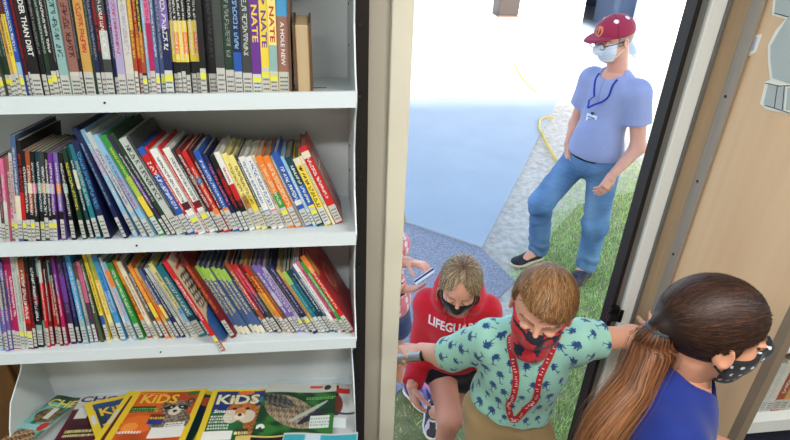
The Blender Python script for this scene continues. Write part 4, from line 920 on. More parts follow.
def cap_strands(hd, c, r, pole, region, n, a0, a1, base, tip, seed=0, lift=(0.0, .05), width=.0011, K=9, jit=.05, wob=.0):
    """strands lying over the scalp ellipsoid, running out from the pole direction until they leave the hair region"""
    rs = np.random.RandomState(seed); pole = nrm(np.asarray(pole)/np.asarray(r)); e1 = nrm(np.cross(pole, [0, .3, 1])); e2 = np.cross(pole, e1); out = []; cols = []
    c = np.asarray(c); r = np.asarray(r)
    for i in range(n):
        phi = rs.rand()*2*math.pi; L0 = rs.uniform(a0, a1); s0 = rs.rand()**.7*(L0) ; ln = rs.uniform(.35, .9)
        al = np.linspace(s0, min(s0+ln, L0), K); ph = phi+rs.normal()*jit*np.linspace(0, 1, K)+wob*np.sin(al*6+phi*3)
        lf = 1+rs.uniform(*lift)*np.sin(np.linspace(.2, math.pi*.95, K))**.7
        U = np.cos(al)[:, None]*pole+np.sin(al)[:, None]*(np.cos(ph)[:, None]*e1+np.sin(ph)[:, None]*e2)
        Lp = c+U*r*lf[:, None]
        ok = region(Lp)
        if not ok[:3].all(): continue
        if not ok.all():
            k = int(np.argmin(ok)); al2 = np.linspace(al[0], al[k-1], K); U = np.cos(al2)[:, None]*pole+np.sin(al2)[:, None]*(np.cos(ph)[:, None]*e1+np.sin(ph)[:, None]*e2); Lp = c+U*r*lf[:, None]
        N = (U/r); N /= np.linalg.norm(N, axis=1)[:, None]
        W = hd.c+(Lp*hd.h)@hd.R.T; out.append((W, N@hd.R.T))
        g = rs.uniform(.5, 1.5); t = np.linspace(0, 1, K)[:, None]*rs.rand()
        cols.append((np.array(rgb(*base))*(1-t)+np.array(rgb(*tip))*t)*g)
    return out, np.clip(cols, 0, 1), [width*rs.uniform(.7, 1.3) for _ in out]
def cloth_obj(name, f, lo, hi, h, col, parent, m=None, amp=0.0, freq=22, seed=0, paint=None):
    g = f if not amp else (lambda P: f(P)+amp*sine_noise(P*np.array([1, 1, .55]), freq, seed))
    v, q = surf(g, lo, hi, h)
    c = np.tile(np.array(rgb(*col)), (len(v), 1))*(1+.04*sine_noise(v, 30, seed+5))[:, None]
    if paint is not None: c = paint(v, c)
    return mesh_obj(name, v, q, m or CLOTH, parent, smooth=True, col=np.clip(c, 0, 1))
def bounds(pts, r): p = np.array(pts); return p.min(0)-r, p.max(0)+r
def bvh(o):
    dg = [tuple(v.co) for v in o.data.vertices]; off = Vector((0, 0, 0)); p = o
    while p is not None: off += p.location; p = p.parent
    return BVHTree.FromPolygons([tuple(Vector(v)+off) for v in dg], [tuple(f.vertices) for f in o.data.polygons])
def wrap_text(name, s, origin, u, v, size, target, col, parent, bend=None, off=.0012, width=None):
    """lettering printed on cloth: flat text pressed onto the surface along the view of its own plane"""
    tv, tf = text_mesh(s, bold=0.03); lo, hi = tv.min(0), tv.max(0); q = (tv-(lo+hi)/2)/(hi[1]-lo[1]) ; 
    if width: q[:, 0] *= width/size/(q[:, 0].max()-q[:, 0].min())
    bm = bmesh.new(); vs = [bm.verts.new(p) for p in q]
    for f in tf:
        try: bm.faces.new([vs[i] for i in f])
        except ValueError: pass
    bmesh.ops.triangulate(bm, faces=bm.faces); 
    for _ in range(2): bmesh.ops.subdivide_edges(bm, edges=[e for e in bm.edges if e.calc_length() > .12], cuts=1); bmesh.ops.triangulate(bm, faces=[f for f in bm.faces if len(f.verts) > 3])
    n = np.cross(u, v); out = []
    for p in bm.verts:
        x, y = p.co.x*size, p.co.y*size
        if bend: y += bend(x)
        P = Vector(origin+u*x+v*y+n*.12); hit = target.ray_cast(P, Vector(-n), .3)
        out.append(tuple(hit[0]+Vector(n)*off) if hit[0] is not None else tuple(Vector(origin+u*x+v*y)-Vector(n)*.03))
    bm.verts.index_update(); fc = [tuple(w.index for w in f.verts) for f in bm.faces]; bm.free()
    return mesh_obj(name, out, fc, cmat(*col, rough=.6), parent)
def strip_on(name, pts, width, normals, m, parent, th=.0012, col=None):
    """a flat band following points"""
    P = np.array(pts); T = np.gradient(P, axis=0); T /= np.linalg.norm(T, axis=1)[:, None]; N = np.array(normals); N = N-T*(N*T).sum(1)[:, None]; N /= np.linalg.norm(N, axis=1)[:, None]; S = np.cross(T, N)*width/2
    V = np.concatenate([P-S-N*th, P+S-N*th, P+S+N*th, P-S+N*th]); n = len(P); F = []
    for i in range(n-1):
        for a, b_ in ((0, 1), (1, 2), (2, 3), (3, 0)): F.append((a*n+i, b_*n+i, b_*n+i+1, a*n+i+1))
    F.append((0, n, 2*n, 3*n)); F.append((n-1, 2*n-1, 3*n-1, 4*n-1))
    c = None if col is None else np.tile(col, (4, 1))
    return mesh_obj(name, V, F, m, parent, col=c)
def cat(pts, n=24):
    """smooth curve through points"""
    P = np.array(pts, float); k = len(P); out = []
    E = np.concatenate([[2*P[0]-P[1]], P, [2*P[-1]-P[-2]]])
    for t in np.linspace(0, k-1-1e-9, n):
        i = int(t); f = t-i; a, b_, c, d = E[i:i+4]
        out.append(.5*((2*b_)+(-a+c)*f+(2*a-5*b_+4*c-d)*f*f+(-a+3*b_-3*c+d)*f**3))
    return np.array(out)
def shoe(name, heel, toe, size, cols, parent, up=UP, h=.0045):
    """sneaker / shoe with its sole as a sub-part"""
    heel = np.asarray(heel, float); toe = np.asarray(toe, float); d = nrm(toe-heel); s = nrm(np.cross(d, up)); u = np.cross(s, d); L = np.linalg.norm(toe-heel); R = np.stack([s, d, u], 1)
    w = .19*L
    upper = UN(.03, ell(heel+d*.18*L+u*.17*L, np.array([.75*w, .20*L, .21*L]), R), ell(heel+d*.45*L+u*.12*L, np.array([.85*w, .3*L, .14*L]), R), ell(heel+d*.78*L+u*.07*L, np.array([w, .24*L, .10*L]), R))
    upper = INT(upper, plane(heel+u*.02*L, -u))
    lo, hi = bounds([heel, toe], L*.42)
    def pt(v, c):
        q = (v-heel)@R/L
        m = (np.abs(q[:, 0]) < .07) & (q[:, 1] > .3) & (q[:, 1] < .68) & (((q[:, 1]*22).astype(int) % 2) == 0); c[m] = rgb(*cols[1])
        m = (np.sin(q[:, 1]*14+q[:, 2]*22) > .55) & (np.abs(q[:, 0]) > .08); c[m] = rgb(*cols[2])
        return c
    up_o = cloth_obj(name, upper, lo, hi, h, cols[0], parent, seed=3, paint=pt)
    sole = INT(INT(UN(.02, ell(heel+d*.2*L, np.array([.85*w, .23*L, .2*L]), R), ell(heel+d*.7*L, np.array([1.12*w, .34*L, .2*L]), R), ell(heel+d*.45*L, np.array([.85*w, .4*L, .2*L]), R)), plane(heel+u*.07*L, u)), plane(heel-u*.015*L, -u))
    cloth_obj('sole', sole, lo, hi, h, cols[3], up_o, seed=4)
    return up_o
# ------------------------------------------------------------------ man in the cap
def man():
    root = empty('person', (1.8, 3.3, GROUND), 'man in maroon cap, white mask, blue polo shirt and jeans striding on the grass', 'person')
    F = nrm([-.88, -.47, 0]); Lf = nrm([.47, -.88, 0])           # facing, his left (nearer to the doorway)
    hdR = frame(nrm([-.93, -.27, -.26])); H = Head((1.755, 3.27, .95), hdR, .265)
    neck = np.array([1.85, 3.31, .73]); ch = np.array([1.845, 3.30, .555]); wa = np.array([1.83, 3.30, .31]); hp = np.array([1.82, 3.31, .17])
    shN = ch+Lf*.165+UP*.10; shF = ch-Lf*.165+UP*.10
    elN = np.array([1.985, 3.10, .33]); wrN = np.array([1.83, 3.05, .165]); elF = at(576, 124, Y=3.50); wrF = at(568, 145, Y=3.40)
    hN = hp+Lf*.09; hF = hp-Lf*.09
    knN = np.array([1.895, 3.22, -.30]); anN = np.array([1.915, 3.24, -.66]); knF = np.array([1.53, 3.36, -.19]); anF = np.array([1.63, 3.47, -.65])
    RT = frame(F)
    skin = (214, 160, 138)
    torso = UN(.08, ell(ch, (.155, .11, .18), RT), ell(wa, (.14, .11, .15), RT), ell(hp, (.145, .115, .12), RT), cone(shN, shF, .062), cone(ch+UP*.13, neck, .08, .06))
    armN = UN(.03, cone(shN, elN, .058, .045), cone(elN, wrN, .046, .028)); armF = UN(.03, cone(shF, elF, .058, .045), cone(elF, wrF, .046, .028))
    legN = UN(.04, cone(hN, knN, .085, .06), cone(knN, anN, .058, .04)); legF = UN(.04, cone(hF, knF, .085, .06), cone(knF, anF, .058, .04))
    body = UN(.03, torso, armN, armF, legN, legF, cone(anN, anN+np.array([-.1, -.06, -.05]), .04, .03), cone(anF, anF+np.array([-.12, -.05, -.05]), .04, .03))
    lo, hi = bounds([shN, shF, elN, wrN, elF, wrF, knN, anN, knF, anF, neck], .2)
    bm_ = surf(body, lo, hi, .009); hm = H.mesh(neck, .062, .004)
    dN = nrm([-.45, -.22, -.62]); fN = hand(wrN, dN, nrm([-.2, .6, -.1]), .185, (.25, .4, .3), side=1); hN_ = handmesh(fN, wrN, .185, .0032)
    dF = nrm([-.1, -.5, -.8]); fF = hand(wrF, dF, nrm([.8, -.1, 0]), .185, (.5, .5, .4), side=-1); hF_ = handmesh(fF, wrF, .185, .0036)
    v, q = join([bm_, hm, hN_, hF_]); c = skin_colour(v, skin, 1); c = H.paint(v, c, (130, 100, 84))
    mesh_obj('body', v, q, SKIN, root, smooth=True, col=c)
    # polo
    pol = UN(.08, ell(ch, (.163, .13, .20), RT), ell(wa+F*.025, (.156, .145, .19), RT), ell(hp+UP*.03, (.178, .152, .13), RT), cone(shN, shF, .075), cone(ch+UP*.13, neck-UP*.02, .095, .07))
    pol = INT(pol, plane(hp+UP*.04, -UP), .01)
    sN = shN+(elN-shN)*.62; sF = shF+(elF-shF)*.62
    slN = INT(cone(shN, sN, .085, .083), plane(sN-nrm(elN-shN)*.02, nrm(elN-shN))); slF = INT(cone(shF, sF, .085, .083), plane(sF-nrm(elF-shF)*.02, nrm(elF-shF)))
    pol = UN(.035, pol, slN, slF); pol = SUB(pol, cone(neck-UP*.03+F*.04, neck+UP*.1+F*.08, .055, .08), .01)
    def pp(v, c):
        L = (v-ch)@RT; m = (np.abs(L[:, 0]-0.005) < .0045) & (L[:, 1] > .05) & (L[:, 2] > .02); c[m] *= .8; return c
    lo, hi = bounds([shN, shF, sN, sF, neck, hp], .24)
    P = cloth_obj('polo_shirt', pol, lo, hi, .0065, (146, 154, 192), root, amp=.007, freq=15, seed=4, paint=pp)
    # collar
    b = MB()
    for sg in (1, -1):
        a0 = neck-F*.055+UP*.0; pts = cat([a0+Lf*sg*.005, neck+Lf*sg*.072-F*.02-UP*.01, neck+Lf*sg*.062+F*.05-UP*.035, neck+Lf*sg*.015+F*.088-UP*.075], 14)
        nn = [nrm(p-(neck-UP*.02)) for p in pts]
        strip_on('collar', pts-np.array(nn)*.0, .045, [nrm(n_+UP*.9) for n_ in nn], mat('collar_blue', rgb(106, 128, 190), .85), P, th=.003)
    # jeans
    je = UN(.05, ell(hp-UP*.01, (.178, .145, .12), RT), cone(hN, knN, .105, .082), cone(knN, anN+UP*.02, .080, .075), cone(hF, knF, .105, .082), cone(knF, anF+UP*.02, .080, .075))
    je = INT(je, plane(hp+UP*.045, UP)); je = INT(je, lambda Q: np.where(Q[:, 0] > 1.78, -(Q-(anN-UP*.035))@UP, -(Q-(anF-UP*.03))@UP))
    def wr(Q):
        d1 = np.abs(Q[:, 2]-knN[2]); return .006*sine_noise(Q*np.array([1, 1, 2.2]), 16, 3)+.005*np.sin(Q[:, 2]*70+Q[:, 0]*20)*np.exp(-((Q[:, 2]+.60)/.1)**2)+.004*np.sin(Q[:, 2]*55-Q[:, 0]*30)*np.exp(-((Q[:, 2]+.28)/.12)**2)
    jf = lambda Q: je(Q)+wr(Q)
    def jp(v, c):
        n = sine_noise(v, 9, 8)[:, None]; f = np.clip(.5+.5*n, 0, 1)
        c = np.array(rgb(62, 96, 142))*(1-f)+np.array(rgb(112, 150, 192))*f; c *= (1+.10*sine_noise(v, 90, 2))[:, None]
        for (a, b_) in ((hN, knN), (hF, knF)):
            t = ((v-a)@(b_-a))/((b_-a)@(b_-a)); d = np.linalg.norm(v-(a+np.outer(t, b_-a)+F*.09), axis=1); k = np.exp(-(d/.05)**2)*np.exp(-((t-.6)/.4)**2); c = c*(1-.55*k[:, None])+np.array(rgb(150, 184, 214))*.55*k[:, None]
        return c
    lo, hi = bounds([hN, hF, knN, knF, anN, anF, hp+UP*.1], .17)
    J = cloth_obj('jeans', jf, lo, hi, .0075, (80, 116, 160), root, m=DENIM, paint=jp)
    sl = lambda sgn, a, r: None
    bl = INT(INT(OFF(ell(hp-UP*.01, (.178, .145, .12), RT), .006), plane(hp+UP*.052, UP)), plane(hp+UP*.015, -UP))
    lo, hi = bounds([hp], .25); cloth_obj('belt', bl, lo, hi, .006, (30, 28, 28), root)
    # pocket seam
    shoe('shoe', (1.965, 3.27, -.735), (1.73, 3.11, -.735), .27, ((44, 46, 60), (70, 74, 90), (60, 62, 78), (70, 62, 56)), root)
    shoe('shoe', (1.68, 3.49, -.735), (1.41, 3.40, -.735), .27, ((34, 34, 40), (60, 60, 66), (44, 44, 50), (196, 184, 164)), root)
    # short grey hair below the cap
    hr = INT(INT(OFF(H.skull(), .006), lambda Q: -(H.loc(Q)[:, 2]+.10)), lambda Q: H.loc(Q)[:, 1]-.12)
    lo, hi = bounds([H.c], .2); cloth_obj('hair', hr, lo, hi, .004, (150, 132, 118), root, m=HAIR)
    # cap
    cb = INT(OFF(UN(.03, H.ell((0, -.03, .17), (.37, .46, .36))), .004), lambda Q: -(H.loc(Q)[:, 2]-.13-.05*H.loc(Q)[:, 1]))
    def cp(v, c):
        L = H.loc(v); a = np.arctan2(L[:, 0], L[:, 1]+.03); m = (np.abs(((a+math.pi/6) % (math.pi/3))-math.pi/6)*np.hypot(L[:, 0], L[:, 1]) < .012); c[m] *= .62
        for kx in (-.19, .19):
            for ky in (.1, -.2):
                d = np.linalg.norm(L-np.array([kx, ky, .46]), axis=1); c[d < .055] *= .0; c[d < .055] += rgb(232, 220, 220)
        d = np.hypot((L[:, 0])/1.0, L[:, 2]-.30); m = (L[:, 1] > .2) & (d < .11); c[m] = rgb(206, 120, 84); m = (L[:, 1] > .2) & (d < .07) & (np.abs(L[:, 0]) > .02); c[m] = rgb(120, 30, 50); return c
    C = cloth_obj('cap', cb, lo, hi, .004, (146, 34, 62), root, paint=cp)
    br = INT(INT(OFF(H.ell((0, .30, .10), (.34, .50, .16)), .0), lambda Q: .16*H.h-(Q-H.w((0, 0, 0)))@H.R[:, 2]+.0), lambda Q: (H.loc(Q)[:, 2]-.205+.0*H.loc(Q)[:, 1])*H.h)
    br = INT(br, lambda Q: (.30-H.loc(Q)[:, 1])*H.h)
    cloth_obj('visor', br, lo-.06, hi+.06, .004, (140, 30, 60), C)
    b = MB(); b.tube([H.w((0, -.03, .545)), H.w((0, -.03, .56))], .008, 10); b.obj('top_button', cmat(130, 28, 54), C)
    # mask with ear loops, glasses
    mk = INT(INT(OFF(UN(.03, H.base(), H.cone((0, .37, .0), (0, .44, -.10), .06, .09)), .006), lambda Q: (np.abs(H.loc(Q)[:, 2]+.19)-.215)*H.h), lambda Q: (.16-H.loc(Q)[:, 1])*H.h)
    def mp(v, c): L = H.loc(v); c *= (1-.10*(np.sin(L[:, 2]*75) > .6))[:, None]; return c
    K = cloth_obj('face_mask', mk, lo, hi, .0035, (214, 220, 232), root, paint=mp)
    for e in (1, -1):
        for z in (-.04, -.32):
            b = MB(); b.tube(cat([H.w((e*.255, .17, z)), H.w((e*.32, .05, z*.6)), H.w((e*.35, -.10, -.02+z*.25))], 8), .0016, 6); b.obj('ear_loop', cmat(230, 232, 236), K)
    G = None
    for e in (1, -1):
        pts = [H.w((e*.145+.105*math.cos(t), .455, .01+.07*math.sin(t))) for t in np.linspace(0, 2*math.pi, 18)]
        b = MB(); b.tube(pts, .0026, 6, cap=False); g = b.obj('lens_rim' if G else 'glasses', cmat(40, 40, 60, rough=.3), G or root); G = G or g
        b = MB(); b.tube([H.w((e*.25, .45, .03)), H.w((e*.345, .2, .035)), H.w((e*.36, -.06, .03))], .0024, 6); b.obj('temple', cmat(40, 40, 60, rough=.3), G)
    b = MB(); b.tube([H.w((-.04, .46, .02)), H.w((.04, .46, .02))], .0022, 6); b.obj('bridge', cmat(40, 40, 60, rough=.3), G)
    # lanyard and badge
    T = bvh(P); LM = mat('lanyard_blue', rgb(30, 44, 150), .7)
    bad = ch+F*.2+UP*(-.06)-Lf*.02; fr = []
    for sg in (1, -1):
        raw = cat([neck-F*.02+Lf*sg*.075, neck+F*.06+Lf*sg*.065-UP*.04, ch+F*.15+Lf*sg*.05+UP*.06, bad+UP*.05], 16); pts = []
        for p in raw:
            hit = T.ray_cast(Vector(p+F*.15), Vector(-F), .4); pts.append(np.array(hit[0])+F*.004 if hit[0] is not None and (np.array(hit[0])-p)@F > -.05 else p)
        o = strip_on('lanyard' if sg == 1 else 'strap', pts, .012, [F]*16, LM, root if sg == 1 else LN)
        if sg == 1: LN = o
    hit = T.ray_cast(Vector(bad+F*.15), Vector(-F), .4); bp = np.array(hit[0])+F*.008 if hit[0] is not None else bad
    b = MB(); RR = frame(F)
    def bx8(c, a, b__, t): return [c+RR@np.array(k) for k in ((-a, -t, -b__), (a, -t, -b__), (a, t, -b__), (-a, t, -b__), (-a, -t, b__), (a, -t, b__), (a, t, b__), (-a, t, b__))]
    b.hexa(bx8(bp-UP*.03, .038, .027, .0015)); bo = b.obj('name_badge', cmat(232, 236, 244, rough=.3), LN)
    b = MB(); b.hexa(bx8(bp+F*.003-UP*.022, .026, .004, .0006)); b.hexa(bx8(bp+F*.003-UP*.036, .02, .003, .0006)); b.obj('badge_print', cmat(90, 110, 150), bo)
    b = MB(); b.hexa(bx8(bp+UP*.004, .008, .008, .003)); b.obj('clip', cmat(30, 30, 60), LN)
man()

# ------------------------------------------------------------------ boy in the palm print shirt
def palm_mask(a, b_, rs_seed=5, cell=.042):
    """navy palm tree motifs laid out on cloth coordinates (metres)"""
    row = np.floor(b_/cell).astype(int); a2 = a+(row % 2)*cell*.5; colm = np.floor(a2/cell).astype(int)
    hsh = np.abs(np.sin(row*12.9898+colm*78.233)*43758.5453) % 1; h2 = np.abs(np.sin(row*39.3+colm*11.1)*2371.3) % 1
    x = (a2/cell-colm-.5)*cell; y = (b_/cell-row-.5)*cell; th = (hsh-.5)*1.3; ct, st = np.cos(th), np.sin(th); x, y = x*ct+y*st, -x*st+y*ct
    sc = .82+.36*h2; x = x/sc; y = y/sc
    m = np.zeros(len(a), bool)
    def seg(x0, y0, x1, y1, w):
        dx, dy = x1-x0, y1-y0; t = np.clip(((x-x0)*dx+(y-y0)*dy)/(dx*dx+dy*dy), 0, 1); return np.hypot(x-x0-t*dx, y-y0-t*dy) < w*(1-.45*t)
    U = cell/42*1000*.001
    k = .001*cell/.042
    m |= seg(1*k, -13*k, 2.5*k, -3*k, 1.5*k) | seg(2.5*k, -3*k, 1*k, 5*k, 1.5*k)
    for (ex, ey) in ((-11, 5), (-9, -1), (11, 4), (9, -1), (-6, 12), (8, 11), (1, 13), (3, -1)): m |= seg(1*k, 5*k, (1+ex*.5)*k, (5+ey*.6+3)*k if ey > 3 else (5+ey*.5+2)*k, 2.6*k) | seg((1+ex*.5)*k, (5+ey*.6+3)*k if ey > 3 else (5+ey*.5+2)*k, (1+ex)*k, (3+ey)*k, 2.2*k)
    m |= seg(-5*k, -13.5*k, 6*k, -13.5*k, 1.2*k)
    return m
def boy():
    root = empty('person', (.57, 1.0, -.25), 'boy in mint palm-print shirt gripping the rail, red mask and lanyard', 'person')
    Hf = nrm([-.44, -.86, -.10]); H = Head((.537, 1.065, .762), frame(Hf, nrm([.13, 0, 1])), .208, True)
    F = nrm([-.38, -.92, 0]); Rt = nrm(np.cross(F, UP)); Lf = -Rt; RT = frame(F)
    neck = np.array([.55, 1.115, .655]); ch = np.array([.548, 1.125, .53]); wa = np.array([.548, 1.15, .40]); hp = np.array([.545, 1.17, .285])
    shR = np.array([.455, 1.15, .595]); shL = np.array([.665, 1.095, .625])
    wrR = at(421, 350, Y=1.40); elR = at(444, 356, Y=1.28); elL = at(631, 337, Y=1.13); wrL = at(657, 332, Y=1.20)
    kR = np.array([.50, 1.06, .0]); aR = np.array([.50, 1.16, -.2]); kL = np.array([.66, 1.05, .02]); aL = np.array([.68, 1.0, -.19])
    aR = np.array([.50, 1.0, -.19])
    skin = (214, 162, 136)
    torso = UN(.05, ell(ch, (.10, .08, .12), RT), ell(wa, (.095, .08, .12), RT), ell(hp, (.10, .085, .085), RT), cone(shR, shL, .042), cone(ch+UP*.07, neck, .05, .042))
    fs = [torso, cone(shR, elR, .038, .034), cone(elR, wrR, .036, .025), cone(shL, elL, .038, .030), cone(elL, wrL, .031, .021)]
    for h_, k_, a_ in ((hp+Rt*.055, kR, aR), (hp+Lf*.055, kL, aL)): fs += [cone(h_, k_, .058, .042), cone(k_, a_, .042, .028), cone(a_, a_+F*.08-UP*.03, .026, .022)]
    body = UN(.025, *fs); lo, hi = bounds([shR, shL, elR, wrR, elL, wrL, kR, kL, aR, aL, neck], .11)
    ra, rb = GRAB; rd = nrm(rb-ra); rc = ra+(rb-ra)*.25
    # right hand closed round the rail
    S = .135
    top = rc+UP*.030; dR = nrm(rc-wrR+UP*.028); 
    fR = hand(wrR, nrm(rc+UP*.02-wrR), -UP+nrm(rc-wrR)*.1, S, (.75, 1.15, .8), side=-1, spread=.03, tcurl=.9)
    fL = hand(wrL, nrm([.3, .6, .3]), nrm([.5, .3, -.6]), S, (.4, .6, .5), side=1)
    v, q = join([surf(body, lo, hi, .0065), H.mesh(neck, .043, .003), handmesh(fR, wrR, S, .0024), handmesh(fL, wrL, S, .003)])
    c = skin_colour(v, skin, 2); c = H.paint(v, c, (120, 84, 56)); mesh_obj('body', v, q, SKIN, root, smooth=True, col=c)
    # shirt
    sR = shR+(elR-shR)*.93; sL = shL+(elL-shL)*.46; aRd = nrm(elR-shR); aLd = nrm(elL-shL)
    sh = UN(.05, ell(ch, (.122, .10, .13), RT), ell(wa, (.116, .10, .14), RT), ell(hp+UP*.03, (.124, .11, .12), RT), cone(shR, shL, .052), cone(ch+UP*.07, neck-UP*.015, .07, .055))
    sh = INT(sh, plane(hp+UP*.062, -UP-Lf*.08), .008)
    sh = UN(.03, sh, INT(cone(shR, sR, .056, .054), plane(sR-aRd*.012, aRd)), INT(cone(shL, sL, .056, .055), plane(sL-aLd*.012, aLd)))
    sh = SUB(sh, cone(neck-UP*.02+F*.02, neck+UP*.1+F*.06, .045, .06), .008)
    def pt(v, c):
        L = (v-ch)@RT; ang = np.arctan2(L[:, 0], L[:, 1]); a = ang*.125; b_ = v[:, 2]+.004*L[:, 0]
        dR_ = cone(shR, sR, .05)(v); dL_ = cone(shL, sL, .05)(v); dT = ell(ch, (.125, .095, .16), RT)(v)
        for d, p0, ax in ((dR_, shR, aRd), (dL_, shL, aLd)):
            m = (d < .018) & (d < dT); e1 = nrm(np.cross(ax, UP)); e2 = np.cross(ax, e1); q_ = v[m]-p0; a[m] = np.arctan2(q_@e1, q_@e2)*.055+.3; b_[m] = q_@ax+.11
        m = palm_mask(a+.5, b_+1.0, cell=.052)
        c[m] = rgb(34, 72, 120); return c
    lo, hi = bounds([shR, shL, sR, sL, neck, hp], .17)
    P = cloth_obj('palm_print_shirt', sh, lo, hi, .0023, (152, 202, 184), root, amp=.0045, freq=24, seed=11, paint=pt)
    # shorts
    so = UN(.03, ell(hp+UP*.005, (.118, .10, .10), RT), cone(hp+Rt*.055-UP*.02, kR+UP*.04, .078, .072), cone(hp+Lf*.06-UP*.02, kL+UP*.04, .078, .072))
    so = INT(INT(so, plane(hp+UP*.085, UP)), plane(kR+UP*.06, -UP)); lo, hi = bounds([hp, kR, kL], .16)
    cloth_obj('shorts', so, lo, hi, .0045, (168, 140, 98), root, amp=.004, freq=26, seed=6)
    for a_ in (aR, aL):
        he = np.array([a_[0], a_[1], -.238])-F*.035; shoe('sneaker', he, he+F*.18, .18, ((60, 64, 72), (220, 220, 220), (90, 96, 110), (225, 225, 225)), root)
    # face mask: red with navy web-like blotches
    mk = INT(INT(OFF(UN(.03, H.base(), H.cone((0, .37, .0), (0, .43, -.10), .05, .08), H.ell((0, .2, -.45), (.2, .2, .12))), .005), lambda Q: (H.loc(Q)[:, 2]+.035-.10*np.abs(H.loc(Q)[:, 0]))*H.h), lambda Q: (.0-H.loc(Q)[:, 1])*H.h)
    mk = INT(mk, lambda Q: (-.56-H.loc(Q)[:, 2])*H.h)
    def mp(v, c):
        n = sine_noise(v, 85, 7)+.4*sine_noise(v, 160, 9); c[n > .25] = rgb(26, 28, 52); L = H.loc(v); c[(np.abs(L[:, 2]+.045) < .02)] = rgb(24, 24, 34); return c
    lo, hi = bounds([H.c], .17); K = cloth_obj('face_mask', mk, lo, hi, .0025, (190, 36, 44), root, paint=mp)
    for e in (1, -1):
        b = MB(); b.tube(cat([H.w((e*.275, .06, -.06)), H.w((e*.325, -.03, -.02)), H.w((e*.35, -.12, .05))], 8), .0022, 6); b.obj('ear_loop', cmat(24, 24, 34), K)
    # lanyard with white pattern
    T = bvh(P); n = 40
    cpts = [neck-F*.045+Lf*.0, neck+Lf*.055-UP*.0, ch+Lf*.042+F*.10+UP*.045, ch+Lf*.042+F*.13-UP*.04, wa+Lf*.035+F*.13+UP*.05, wa+Lf*.008+F*.14-UP*.015, wa+Rt*.014+F*.13+UP*.045, ch+Rt*.016+F*.13-UP*.04, ch+Rt*.02+F*.10+UP*.045, neck+Rt*.055, neck-F*.045]
    raw = cat(cpts, 120); pts = []
    for p in raw:
        hit = T.ray_cast(Vector(p+F*.12), Vector(-F), .3); pp_ = np.array(hit[0])+F*.003 if hit[0] is not None else p
        pts.append(pp_ if (pp_-p)@F > -.08 else p)
    pts = np.array(pts); pts[1:-1] = (pts[:-2]+pts[1:-1]+pts[2:])/3; pts = pts+F*.001
    tt = np.arange(len(pts)); cc = np.array([rgb(176, 28, 38) if (k % 3) else rgb(214, 120, 120) for k in tt])
    LN = strip_on('lanyard', pts, .0165, [F]*len(pts), mat('lanyard_red', rgb(178, 26, 36), .6), root)
    b = MB(); rg = random.Random(4)
    for i in range(8, len(pts)-8):
        if rg.random() < .2: continue
        t = nrm(pts[i+1]-pts[i-1]); s = nrm(np.cross(t, F)); nn = np.cross(s, t); nn = nn if nn@F > 0 else -nn; o_ = pts[i]+nn*.0017
        w = rg.uniform(.002, .004); hh_ = .0012; off_ = rg.choice((-.002, 0, .002)); b.add([o_+s*(off_-w)-t*hh_, o_+s*(off_+w)-t*hh_, o_+s*(off_+w)+t*hh_, o_+s*(off_-w)+t*hh_], [(0, 1, 2, 3)])
    b.obj('lanyard_print', cmat(236, 220, 220), LN, fixn=False)
    # hair
    def reg(L):
        front = L[:, 1] > .10
        ok = np.where(front, L[:, 2] > .22+.22*L[:, 0], L[:, 2] > -.20+.9*np.clip(L[:, 1]+.05, 0, 1)-.0)
        ear = (np.abs(L[:, 0]) > .30) & (L[:, 2] < .08) & (L[:, 1] > -.14)
        return ok & ~ear
    cap = INT(OFF(H.ell((0, -.05, .14), (.355, .445, .385)), .004), lambda Q: np.where(reg(H.loc(Q)), -.004, .02))
    lo, hi = bounds([H.c], .17)
    HR = cloth_obj('hair', cap, lo, hi, .0035, (110, 72, 40), root, m=HAIR)
    st, cl, wd = cap_strands(H, (0, -.05, .14), (.37, .46, .40), (.05, -.45, .75), reg, 9000, .9, 2.35, (112, 74, 42), (196, 150, 98), seed=2, lift=(.0, .085), width=.0015, jit=.12)
    ribbon(st, wd, cl, 'hair_strands', HR)
boy()
